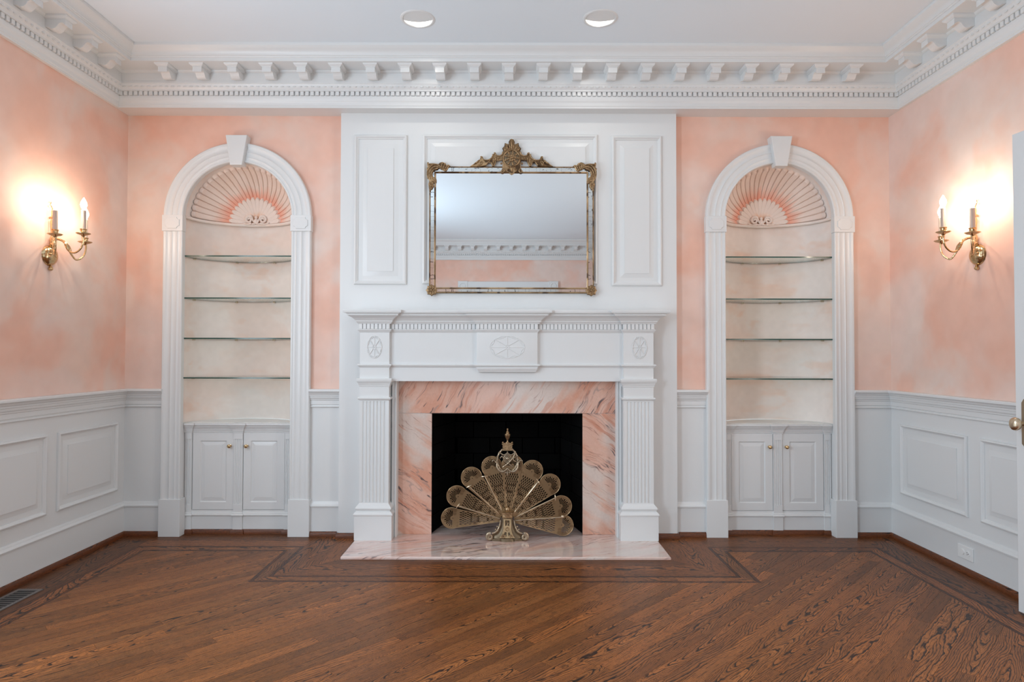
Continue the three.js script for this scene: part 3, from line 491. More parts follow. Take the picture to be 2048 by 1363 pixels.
  { const T = [], U = [], N = 64, pt = (j, a) => [(IN + CP[j][0]) * Math.cos(a), YS + (IN + CP[j][0]) * Math.sin(a), CP[j][1]]; for (let i = 0; i < N; i++) for (let j = 0; j + 1 < CP.length; j++) { const a = i / N * Math.PI, b = (i + 1) / N * Math.PI, P0 = pt(j, a), P1 = pt(j + 1, a), P2 = pt(j + 1, b), P3 = pt(j, b); T.push(...P0, ...P1, ...P2, ...P0, ...P2, ...P3); for (let k = 0; k < 6; k++) U.push(0, 0); } put('arch_molding', [raw(T, U, 0.5)], M.white, t); }
  put('keystone', [extrude(shapeOf([[-0.037, 2.385], [0.040, 2.385], [0.071, 2.578], [-0.067, 2.578]]), 0.058, 0.003).translate(0, 0, 0.002)], M.white, t);
  for (const s of [-1, 1]) {
    const x0 = s > 0 ? IN - 0.004 : -IN - 0.129, x1 = x0 + 0.133;
    const raisedP = new THREE.Shape(), w = 0.046, h = 0.036, n = 0.016; raisedP.moveTo(-w + n, -h); raisedP.lineTo(w - n, -h); raisedP.absarc(w, -h, n, Math.PI, Math.PI / 2, true); raisedP.lineTo(w, h - n); raisedP.absarc(w, h, n, -Math.PI / 2, -Math.PI, true); raisedP.lineTo(-w + n, h); raisedP.absarc(-w, h, n, 0, -Math.PI / 2, true); raisedP.lineTo(-w, -h + n); raisedP.absarc(-w, -h, n, Math.PI / 2, 0, true);
    const cb = put('corner_block', [rbox(x0, x1, 1.962, 2.066, -0.004, 0.042, 0.002)], M.white, t); put('raised_panel', [extrude(raisedP, 0.003, 0.0015).translate((x0 + x1) / 2, 2.014, 0.042)], M.white, cb);
    put('plinth', [rbox(x0 - 0.002, x1 + 0.002, 0, 0.238, -0.03, 0.040, 0.002)], M.white, t);
  }
  // glass shelves
  [[1.802, 'top'], [1.528, 'second'], [1.266, 'third'], [1.009, 'lowest']].forEach(([y, nm], k) => {
    const a = A - 0.006, b = Bz - 0.008, g = thing('glass_shelf', `${nm} curved glass shelf in the ${sd} arched niche`, 'shelf', [cx, y, ZN], `glass shelves of the ${sd} niche`);
    const s = new THREE.Shape(); s.moveTo(-a, 0.012); s.absellipse(0, 0, a, b, Math.PI, 0, true); s.lineTo(a, -0.0); s.closePath();
    const out = []; for (let i = 0; i <= 48; i++) { const th = Math.PI - i / 48 * Math.PI; out.push([a * Math.cos(th), -b * Math.sin(th)]); }
    const face = (yy, up) => { const T = [], U = []; for (let i = 0; i + 1 < out.length; i++) { const p = [out[i], out[i + 1], [0, 0]]; for (const q of up ? [p[0], p[2], p[1]] : p) { T.push(q[0], yy, q[1]); U.push(q[0], q[1]); } } return raw(T, U, 0); };
    put('glass', [face(0.008, true), face(0, false)], M.pane, g);
    const T = [], U = [], loop = [...out, out[0]]; for (let i = 0; i + 1 < loop.length; i++) { const [p, q] = [loop[i], loop[i + 1]]; T.push(p[0], 0, p[1], q[0], 0, q[1], q[0], 0.008, q[1], p[0], 0, p[1], q[0], 0.008, q[1], p[0], 0.008, p[1]); for (let m = 0; m < 6; m++) U.push(0, 0); }
    put('polished_edge', [raw(T, U, 0.5)], M.glassEdge, g).userData.label = 'green polished glass edge';
    for (const th of [1.2, 1.95, 0.35, 2.8]) put('shelf_pin', [new THREE.CylinderGeometry(0.003, 0.003, 0.02, 8).rotateX(Math.PI / 2).rotateY(Math.PI / 2 - th).translate((A - 0.006) * Math.cos(th), -0.0035, -(Bz - 0.006) * Math.sin(th)), ball(a * 0.97 * Math.cos(th), -0.003, -b * 0.97 * Math.sin(th), 0.005, 0.003, 0.005)], M.brassPale, g);
  });
  // built-in cabinet
  const c = thing('built_in_cabinet', `white two-door cabinet built into the foot of the ${sd} niche`, 'cabinet', [cx - 0.006 * (ni ? -1 : 1), 0, ZN - 0.045]);
  const hw = 0.352;
  { const s = new THREE.Shape(); s.moveTo(-hw, 0.0); s.lineTo(hw, 0.0); s.absellipse(0, -0.045 + 0.012, 0.36, Bz - 0.02, 0, Math.PI, false); s.closePath(); // plan: +y = back
    put('worktop', [extrude(s, 0.016, 0.002, 2, 24).rotateX(-Math.PI / 2).translate(0, 0.704, 0.0)], M.white, c); }
  const st = 0.0285, e = 0.3015, brk = [[-hw, -0.01], [-hw, 0.010], [-e - 0.003, 0.010], [-e - 0.003, 0], [-st, 0], [-st, 0.010], [st, 0.010], [st, 0], [e + 0.003, 0], [e + 0.003, 0.010], [hw, 0.010], [hw, -0.01]];
  put('cornice', [sweep([[0, 0.655], [0.004, 0.657], [0.004, 0.664], [0.007, 0.667], [0.008, 0.674], [0.012, 0.686], [0.018, 0.694], [0.020, 0.702], [0.026, 0.706], [0.026, 0.719], [0, 0.720]], brk.slice(1, -1))], M.white, c);
  put('carcass', [box(-0.39, 0.39, 0, 0.70, -0.24, -0.006), box(-hw, hw, 0.65, 0.71, -0.02, 0), box(-hw, hw, 0, 0.152, -0.02, 0)], M.white, c);
  const fl = (x0, x1, nF) => { const P = [[x0, -0.01], [x0, 0.008]]; const w = (x1 - x0) / (nF + 1); for (let i = 0; i < nF; i++) { const m = x0 + w * (i + 1); P.push([m - 0.0035, 0.008], [m - 0.002, 0.005], [m + 0.002, 0.005], [m + 0.0035, 0.008]); } P.push([x1, 0.008], [x1, -0.01]); const T = [], U = []; for (let i = 0; i + 1 < P.length; i++) { const [a, b] = [P[i], P[i + 1]]; T.push(a[0], 0.19, a[1], b[0], 0.19, b[1], b[0], 0.614, b[1], a[0], 0.19, a[1], b[0], 0.614, b[1], a[0], 0.614, a[1]); for (let k = 0; k < 6; k++) U.push(0, 0); } return raw(T, U, 0.4); };
  for (const [x0, x1] of [[-hw + 0.004, -e - 0.003], [-st, st], [e + 0.003, hw - 0.004]]) put('stile', [fl(x0, x1, x1 - x0 > 0.05 ? 4 : 3), box(x0, x1, 0.614, 0.658, -0.01, 0.0105), box(x0, x1, 0.135, 0.19, -0.01, 0.0105)], M.white, c);
  put('base_rail', [sweep([[0, 0.028], [0.002, 0.028], [0.002, 0.112], [0.008, 0.116], [0.010, 0.124], [0.005, 0.129], [0.004, 0.136], [0, 0.140]], brk.slice(1, -1))], M.white, c);
  put('shoe_molding', [sweep([[0, 0], [0.014, 0], [0.013, 0.018], [0.008, 0.027], [0, 0.029]], brk.slice(1, -1))], M.shoe, c);
  for (const s of [-1, 1]) {
    const x0 = s < 0 ? -e + 0.0015 : st + 0.0025, x1 = s < 0 ? -st - 0.0025 : e - 0.0015;
    const d = put('door', [frame(x0, x1, 0.155, 0.650, [[0, -0.018], [0, 0.0005], [0.001, 0.0015], [0.048, 0.0015], [0.052, -0.004], [0.054, -0.006], [0.078, 0.0005], [0.078, 0.0012], [0.080, 0.0012]])], M.white, c);
    put('knob', [lathe([[0, 0], [0.008, 0], [0.008, 0.002], [0.004, 0.004], [0.004, 0.012], [0.009, 0.015], [0.0125, 0.021], [0.0115, 0.027], [0.007, 0.031], [0, 0.032]], 20).rotateX(Math.PI / 2).translate(s < 0 ? x1 - 0.024 : x0 + 0.024, 0.569, 0.0015)], M.brassBright, d).userData.label = 'small polished brass knob';
  }
});

// ---------------------------------------------------------------- fireplace: mantel, marble, firebox, hearth
{
  const t = thing('fireplace_mantel', 'white carved mantelpiece with dentils, oval rosettes and fluted pilasters', 'mantel', [0, 0, 0]);
  const ZF = -4.0, ZR = -4.026, path = [[-0.953, ZB], [-0.953, ZF], [-0.768, ZF], [-0.768, ZR], [-0.219, ZR], [-0.219, ZF], [0.162, ZF], [0.162, ZR], [0.703, ZR], [0.703, ZF], [0.891, ZF], [0.891, ZB]];
  put('shelf', [sweep([[0.012, 1.360], [0.014, 1.366], [0.018, 1.370], [0.022, 1.375], [0.022, 1.380], [0.025, 1.382], [0.031, 1.390], [0.041, 1.399], [0.055, 1.406], [0.063, 1.410], [0.065, 1.412], [0.065, 1.420], [0.072, 1.422], [0.072, 1.425], [0.085, 1.426], [0.087, 1.430], [0.087, 1.443], [0.085, 1.445], [0, 1.4455]], path), box(-0.953, 0.891, 1.34, 1.445, ZB, ZR - 0.001), ...[[-0.953, -0.768], [-0.219, 0.162], [0.703, 0.891]].map(([a, b]) => box(a, b, 1.34, 1.445, ZR - 0.002, ZF))], M.white, t);
  put('bed_molding', [sweep([[0, 1.306], [0.003, 1.308], [0.005, 1.312], [0.010, 1.318], [0.013, 1.323], [0.013, 1.327], [0.004, 1.3275], [0.004, 1.360], [0.012, 1.361]], path)], M.white, t);
  const dg = new RoundedBoxGeometry(0.0195, 0.032, 0.010, 1, 0.0008);
  for (const [a, b, z] of [[-0.958, -0.764, ZF], [-0.762, -0.229, ZR], [-0.224, 0.166, ZF], [0.171, 0.697, ZR], [0.699, 0.896, ZF]]) { const n = Math.round((b - a) / 0.0243), w = (b - a) / n; for (let i = 0; i < n; i++) { const m = put('dentil', dg, M.white, t); m.position.set(a + w * (i + 0.5), 1.3435, z + 0.008); } }
  put('frieze', [box(-0.953, 0.891, 1.0, 1.345, ZB, ZR)], M.white, t);
  put('tablet', [box(-0.219, 0.162, 1.085, 1.345, ZR, ZF), frame(-0.219, 0.162, 1.105, 1.309, [[0, 0], [0, 0.0012], [0.001, 0.0015]]).translate(0, 0, ZF)], M.white, t);
  put('astragal', [sweep([[0, 1.086], [0.004, 1.087], [0.006, 1.092], [0.010, 1.096], [0.014, 1.099], [0.014, 1.105], [0.011, 1.108], [0, 1.109]], path), sweep([[0, 1.058], [0.004, 1.060], [0.005, 1.066], [0.011, 1.074], [0.014, 1.080], [0.014, 1.087], [0, 1.088]], [[-0.205, ZR], [-0.205, ZF - 0.006], [0.148, ZF - 0.006], [0.148, ZR]])], M.white, t);
  // oval sunburst rosettes: thin raised ribs
  for (const [x, rx, ry] of [[-0.8615, 0.046, 0.070], [-0.027, 0.111, 0.070], [0.803, 0.046, 0.070]]) {
    const g = [], n = 8; for (let i = 0; i < n; i++) {
      const a = i / n * 2 * Math.PI + Math.PI / 2, b = (i + 1) / n * 2 * Math.PI + Math.PI / 2, pa = [x + rx * Math.cos(a), 1.215 + ry * Math.sin(a), ZF + 0.0015], pb = [x + rx * Math.cos(b), 1.215 + ry * Math.sin(b), ZF + 0.0015];
      g.push(tube([[x + 0.010 * Math.cos(a), 1.215 + 0.012 * Math.sin(a), ZF + 0.002], pa], 0.0026, 4, 6));
      const m = (k) => [x + rx * k * Math.cos((a + b) / 2), 1.215 + ry * k * Math.sin((a + b) / 2), ZF + 0.0015];
      g.push(tube([pa, m(0.99), pb], 0.0024, 12, 6), tube([pa, m(0.86), pb], 0.0024, 12, 6));
    }
    g.push(new THREE.TorusGeometry(0.010, 0.0022, 8, 20).scale(1, 1.25, 1).translate(x, 1.215, ZF + 0.0015), ball(x, 1.215, ZF + 0.001, 0.004));
    put('oval_rosette', g, M.white, t);
  }
  for (const [x0, x1] of [[-0.953, -0.768], [0.703, 0.891]]) {
    const p = put('pilaster', [box(x0, x1, 0.874, 1.345, ZB, ZF), box(x0, x1, 0.17, 0.243, ZB, ZF), (() => {
      const P = [[x0, ZB], [x0, ZF]], n = 7, w = 0.155 / n, s = (x0 + x1) / 2 - 0.0775; for (let i = 0; i < n; i++) { const m = s + w * (i + 0.5), r = 0.0063; for (let k = 0; k <= 8; k++) { const a = Math.PI - k / 8 * Math.PI; P.push([m + r * Math.cos(a), ZF - r * Math.sin(a) * 0.85]); } } P.push([x1, ZF], [x1, ZB]);
      const T = [], U = []; for (let i = 0; i + 1 < P.length; i++) { const [a, b] = [P[i], P[i + 1]]; T.push(a[0], 0.243, a[1], b[0], 0.243, b[1], b[0], 0.874, b[1], a[0], 0.243, a[1], b[0], 0.874, b[1], a[0], 0.874, a[1]); for (let k = 0; k < 6; k++) U.push(0, 0); } return raw(T, U, 0.6); })()], M.white, t);
    const pp = [[x0, ZB], [x0, ZF], [x1, ZF], [x1, ZB]];
    put('capital', [sweep([[0, 0.966], [0.004, 0.968], [0.004, 0.976], [0.007, 0.979], [0.009, 0.988], [0.015, 0.996], [0.018, 1.002], [0.018, 1.014], [0.014, 1.018], [0, 1.019]], pp), sweep([[0, 0.882], [0.006, 0.884], [0.010, 0.889], [0.011, 0.894], [0.009, 0.900], [0, 0.901]], pp)], M.white, p);
    put('plinth', [sweep([[0.024, 0.014], [0.024, 0.165], [0.029, 0.168], [0.030, 0.175], [0.024, 0.183], [0.017, 0.191], [0.012, 0.193], [0.012, 0.199], [0.018, 0.202], [0.020, 0.210], [0.015, 0.219], [0.008, 0.228], [0.001, 0.236], [0, 0.240]], pp)], M.white, p);
  }
  // inner frame around the marble
  const fr = (y0) => sweep([[0, -4.13], [0, -4.05], [-0.004, -4.046], [-0.010, -4.045], [-0.014, -4.05], [-0.018, -4.055], [-0.030, -4.05], [-0.030, -4.083]].map(([a, b]) => [a, b]), [[0, 0], [1, 0]]);
  const bead = [[0, -0.03], [0, 0.030], [0.003, 0.036], [0.008, 0.037], [0.012, 0.033], [0.014, 0.028], [0.032, 0.028], [0.032, 0.0]];
  { const X0 = -0.727, X1 = 0.668, Y1 = 1.004, T = [], U = []; const at = (j, c) => { const [o, z] = bead[j]; return [[X0 - o, 0.014, ZB + z], [X0 - o, Y1 + o, ZB + z], [X1 + o, Y1 + o, ZB + z], [X1 + o, 0.014, ZB + z]][c]; };
    for (let c = 0; c < 3; c++) for (let j = 0; j + 1 < bead.length; j++) { const P0 = at(j, c), P1 = at(j, c + 1), P2 = at(j + 1, c + 1), P3 = at(j + 1, c); T.push(...P0, ...P1, ...P2, ...P0, ...P2, ...P3); for (let k = 0; k < 6; k++) U.push(0, 0); }
    put('inner_frame', [raw(T, U, 0.5)], M.white, t); }
}
const rotUV = (g, ang, sc, ox, oy) => uvScale(g, (x, y, z) => { const a = x, b = y - z, c = Math.cos(ang), s = Math.sin(ang); return [(a * c + b * s) / sc + ox, (-a * s + b * c) / sc + oy]; });
{
  const t = thing('marble_surround', 'pink veined marble slabs framing the black firebox', 'fireplace surround');
  put('header_slab', [rotUV(clean(rbox(-0.75, 0.69, 0.7905, 1.02, -4.145, -4.115, 0.002)), 1.0, 0.75, 0.1, 0.35)], M.marble, t);
  put('leg_slab', [rotUV(clean(rbox(-0.75, -0.513, 0.014, 0.7895, -4.145, -4.115, 0.002)), -0.62, 0.75, 0.32, 0.05)], M.marble, t);
  put('leg_slab', [rotUV(clean(rbox(0.458, 0.69, 0.014, 0.7895, -4.145, -4.115, 0.002)), -0.62, 0.75, 0.77, 0.61)], M.marble, t);
  const h = thing('hearth_slab', 'flat pink and white marble slab on the floor before the fireplace', 'hearth');
  put('slab', [rotUV(clean(new RoundedBoxGeometry(1.89, 0.026, 0.477, 3, 0.006).translate(-0.031, 0.001, -3.8965)), 0.42, 0.9, 0.55, 0.2)], M.hearthMarble, h);
  put('inner_slab', [rotUV(clean(box(-0.52, 0.465, -0.012, 0.0135, -4.6, -4.133)), 0.42, 0.9, 0.3, 0.7)], M.hearthMarble, h);
  const f = thing('firebox', 'black sooty brick firebox inside the fireplace', 'firebox');
  put('casing', [box(-0.56, -0.52, 0, 0.9, -4.66, -4.15), box(0.465, 0.505, 0, 0.9, -4.66, -4.15), box(-0.56, 0.505, 0, 0.9, -4.68, -4.64), box(-0.56, 0.505, 0.80, 0.9, -4.68, -4.15)], M.mortar, f);
  put('steel_edge', [box(-0.519, -0.513, 0.014, 0.787, -4.16, -4.118), box(0.458, 0.464, 0.014, 0.787, -4.16, -4.118), box(-0.519, 0.464, 0.787, 0.7935, -4.16, -4.118)], M.steel, f);
  const bg = new RoundedBoxGeometry(0.226, 0.108, 0.02, 1, 0.003), r = rng(3), soots = [M.soot, new THREE.MeshPhysicalMaterial({ color: new THREE.Color(0.0036, 0.0036, 0.0036), roughness: 1, specularIntensity: 0.15 })];
  for (let k = 0; k < 7; k++) {
    const o = k % 2 ? 0.115 : 0;
    for (let x = -0.5 + o - 0.115; x < 0.42; x += 0.232) { const c = Math.max(-0.40, x), e = Math.min(0.345, x + 0.226); if (e - c < 0.03) continue; const m = put('brick', e - c > 0.22 ? bg : new RoundedBoxGeometry(e - c, 0.108, 0.02, 1, 0.003), soots[Math.floor(r() * 2)], f); m.position.set((c + e) / 2, 0.07 + k * 0.113, -4.55); }
    for (const s of [-1, 1]) for (let j = 0; j < 2; j++) { const m = put('brick', bg, soots[Math.floor(r() * 2)], f); const tt = (j + 0.5) * 0.23 + (k % 2 ? 0.02 : -0.02), ang = s * -1.33; m.rotation.y = s < 0 ? 1.33 : -1.33; const bx = s < 0 ? -0.513 : 0.458, back = s < 0 ? -0.40 : 0.345; const q = tt / 0.46; m.position.set(lerp(bx, back, q) + s * 0.008, 0.07 + k * 0.113, lerp(-4.16, -4.56, q)); }
  }
}

// ---------------------------------------------------------------- gilt mirror over the mantel
{
  const Z = ZB + 0.008, t = thing('wall_mirror', 'gilt framed rectangular mirror with carved floral crest above the mantel', 'mirror', [-0.002, 0, Z]);
  const X0 = -0.527, X1 = 0.527, Y0 = 1.560, Y1 = 2.373, GX0 = -0.484, GX1 = 0.480, GY0 = 1.597, GY1 = 2.328;
  put('backing_board', [box(X0, X1, Y0, Y1, -0.006, 0.008)], M.brassDark, t);
  put('glass', [box(GX0 - 0.004, GX1 + 0.004, GY0 - 0.004, GY1 + 0.004, 0.010, 0.016)], M.mirror, t);
  const uvS = (g, ax) => uvScale(clean(g), (x, y) => ax ? [y / 0.9, x * 25] : [x / 0.9, y * 25]);
  put('mirror_strip', [uvS(box(X0 + 0.008, X1 - 0.008, GY1 + 0.010, Y1 - 0.006, 0.010, 0.020).translate(0, 0, 0), 0)], M.oldMirror, t);
  put('mirror_strip', [uvS(box(X0 + 0.008, X1 - 0.008, Y0 + 0.006, GY0 - 0.010, 0.010, 0.020), 0)], M.oldMirror, t);
  put('mirror_strip', [uvS(box(X0 + 0.009, GX0 - 0.011, Y0, Y1, 0.010, 0.020), 1)], M.oldMirror, t);
  put('mirror_strip', [uvS(box(GX1 + 0.011, X1 - 0.009, Y0, Y1, 0.010, 0.020), 1)], M.oldMirror, t);
  const bd = (x0, x1, y0, y1, w, hgt) => frame(x0, x1, y0, y1, [[0, 0], [0, hgt * 0.6], [w * 0.2, hgt * 0.9], [w * 0.5, hgt], [w * 0.8, hgt * 0.9], [w, hgt * 0.6], [w, 0]], false, 0.9);
  put('outer_bead', [bd(X0, X1, Y0, Y1, 0.010, 0.026)], M.gilt, t);
  put('inner_bead', [bd(GX0 - 0.012, GX1 + 0.012, GY0 - 0.012, GY1 + 0.012, 0.012, 0.028)], M.gilt, t);
  // crest
  const k = 0.000295, half = [[0, 615], [40, 595], [66, 545], [62, 495], [95, 500], [150, 522], [160, 450], [205, 402], [188, 365], [190, 300], [225, 248], [285, 232], [335, 255], [352, 303], [382, 292], [405, 268], [418, 205], [478, 152], [555, 135], [612, 152], [640, 218], [668, 225], [690, 165], [735, 140], [780, 90], [860, 42], [905, 4], [700, 2], [560, 22], [505, 90], [455, 85], [418, 10], [388, 6], [352, 70], [322, 128], [215, 140], [196, 60], [205, -40], [225, -80], [200, -108], [120, -98], [60, -130], [0, -170]];
  const outline = [...half, ...half.slice(1, -1).reverse().map(([x, y]) => [-x, y])].map(([x, y]) => [x * k, y * k]);
  const cr = put('crest', [extrude(shapeOf(outline), 0.012, 0.0045, 3).translate(0, Y1 - 0.004, 0.012)], M.gilt, t);
  const Q = (x, y, z = 0.028) => [x * k, Y1 - 0.004 + y * k, z], cy = 180, oval = [];
  oval.push(new THREE.TorusGeometry(176 * k, 0.0055, 10, 40).translate(0, Y1 - 0.004 + cy * k, 0.030));
  put('oval_rim', oval, M.gilt, cr);
  put('recess', [new THREE.SphereGeometry(170 * k, 24, 8, 0, Math.PI * 2, 0, Math.PI / 2).rotateX(Math.PI / 2).scale(1, 1, 0.12).translate(0, Y1 - 0.004 + cy * k, 0.027)], M.brassDark, cr);
  { const g = [], r = rng(17); for (let i = 0; i < 6; i++) { const a = i / 6 * 6.283 + 0.3; g.push(ball(55 * k * Math.cos(a), Y1 - 0.004 + (cy + 5) * k + 55 * k * Math.sin(a), 0.036, 0.012, 0.008, 0.005).clone()); } g.push(ball(0, Y1 - 0.004 + (cy + 5) * k, 0.039, 0.009, 0.009, 0.006));
    for (let i = 0; i < 9; i++) { const a = i / 9 * 6.283, rr = 118 * k; g.push(new THREE.SphereGeometry(1, 10, 6).scale(0.013, 0.006, 0.0045).rotateZ(a).translate(rr * Math.cos(a), Y1 - 0.004 + cy * k + rr * Math.sin(a), 0.034)); }
    put('flower', g, M.gilt, cr); }
  { const g = []; for (const [x, y, x2, y2] of [[0, 370, 0, 590], [-30, 370, -55, 520], [30, 370, 55, 520], [-70, 350, -135, 500], [70, 350, 135, 500], [-110, 330, -180, 400], [110, 330, 180, 400], [-40, -10, -100, -80], [40, -10, 100, -80], [0, 0, 0, -140]]) g.push(tube([Q(x, y, 0.028), Q((x + x2) / 2 * 1.02, (y + y2) / 2, 0.033), Q(x2, y2, 0.028)], (q) => 0.0055 * Math.sin(Math.PI * (0.15 + 0.8 * q)), 14, 8));
    for (const s of [-1, 1]) {
      g.push(tube([[190, 320], [200, 270], [240, 240], [290, 232], [335, 250], [355, 295], [380, 300], [372, 270]].map(([x, y]) => Q(s * x, y, 0.029)), (q) => lerp(0.0055, 0.0035, q), 40, 8));
      g.push(tube([[400, 270], [425, 200], [480, 152], [555, 138], [615, 155], [645, 215], [672, 215], [662, 185]].map(([x, y]) => Q(s * x, y, 0.029)), (q) => lerp(0.0055, 0.0035, q), 44, 8));
      g.push(tube([[620, 90], [660, 110], [690, 80], [665, 50], [640, 70]].map(([x, y]) => Q(s * x, y, 0.030)), 0.004, 24, 8));
      for (const [a, b, c, d] of [[260, 200, 300, 150], [330, 210, 360, 110], [385, 200, 405, 40], [470, 130, 480, 100], [700, 120, 850, 20], [690, 150, 780, 50], [640, 40, 760, 12]]) g.push(tube([Q(s * a, b, 0.027), Q(s * (a + c) / 2, (b + d) / 2 + 8, 0.031), Q(s * c, d, 0.027)], (q) => 0.005 * Math.sin(Math.PI * (0.15 + 0.8 * q)), 12, 8));
      g.push(ball(s * 225 * k, Y1 - 0.004 + 70 * k, 0.026, 0.0065), tube(spiral(s * 205 * k, Y1 - 0.004 - 95 * k, 0.016, 0.006, Math.PI / 2, s * 0.8, 0.028, 14), 0.004, 24, 8));
    }
    put('acanthus', g, M.gilt, cr); }
  // carved corners
  const kc = 0.000257, cpts = [[-75, -70], [-42, -40], [-55, 58], [-30, 95], [2, 62], [120, 66], [228, 46], [268, 82], [330, 100], [402, 70], [432, 24], [490, 32], [522, 2], [480, -34], [440, -104], [396, -132], [330, -100], [262, -62], [180, -72], [112, -118], [76, -180], [88, -250], [130, -292], [170, -302], [182, -352], [178, -402], [148, -440], [112, -432], [120, -500], [88, -560], [46, -582], [38, -640], [6, -640], [-6, -560], [-20, -450], [0, -380], [-30, -320], [-52, -200], [-46, -110]];
  for (const s of [-1, 1]) {
    const ox = s < 0 ? X0 : X1, mp = ([x, y]) => [ox - s * x * kc, Y1 + y * kc], pts = cpts.map(mp), o = s > 0 ? pts.reverse() : pts;
    const c = put('carved_corner', [extrude(shapeOf(o), 0.016, 0.005, 3).translate(0, 0, 0.012)], M.gilt, t), g = [], L = (arr, rr) => tube(arr.map((p) => [...mp(p), p[2] ?? 0.034]), rr, 30, 8);
    g.push(L([[-20, -330], [-42, -210], [-20, -90], [60, 0], [150, 30], [240, 10], [300, -40]], (q) => 0.0062 * Math.sin(Math.PI * (0.2 + 0.7 * q))), L([[40, -340], [10, -220], [40, -110], [110, -40], [200, -30], [280, -60]], (q) => 0.0055 * Math.sin(Math.PI * (0.2 + 0.7 * q))), L([[90, -330], [56, -220], [80, -140], [140, -90], [220, -70]], 0.004), L([[300, -80], [310, 0], [330, 70]], 0.0055), L([[340, -90], [370, -10], [390, 50]], 0.005), L([[380, -100], [430, -30], [480, 15]], 0.0045), L([[-30, 80], [-20, 40], [40, 40]], 0.005), L([[60, -380], [120, -390], [150, -350], [110, -330]], 0.005), L([[20, -430], [40, -520], [20, -620]], 0.004), L([[90, -450], [80, -530], [50, -580]], 0.004));
    for (const [x, y] of [[30, -440], [70, -450], [50, -490], [20, -480], [80, -490]]) { const p = mp([x, y]); g.push(ball(p[0], p[1], 0.034, 0.006, 0.006, 0.005)); }
    put('acanthus', g, M.gilt, c);
    // lower corner rosette
    const by = Y0, b = []; for (let i = 0; i < 24; i++) { const a = i / 24 * 2 * Math.PI, rr = 0.034 + 0.004 * Math.cos(a * 8); b.push([ox - s * (0.018 + rr * Math.cos(a)), by + 0.018 + rr * Math.sin(a)]); } if (s > 0) b.reverse();
    const lc = put('carved_corner', [extrude(shapeOf(b), 0.012, 0.005, 3).translate(0, 0, 0.012)], M.gilt, t), gl = [ball(ox - s * 0.018, by + 0.018, 0.033, 0.008, 0.008, 0.006)];
    for (let i = 0; i < 7; i++) { const a = i / 7 * 2 * Math.PI; gl.push(new THREE.SphereGeometry(1, 10, 6).scale(0.013, 0.006, 0.005).rotateZ(a).translate(ox - s * 0.018 + 0.019 * Math.cos(a), by + 0.018 + 0.019 * Math.sin(a), 0.030)); }
    put('rosette', gl, M.gilt, lc);
  }
}

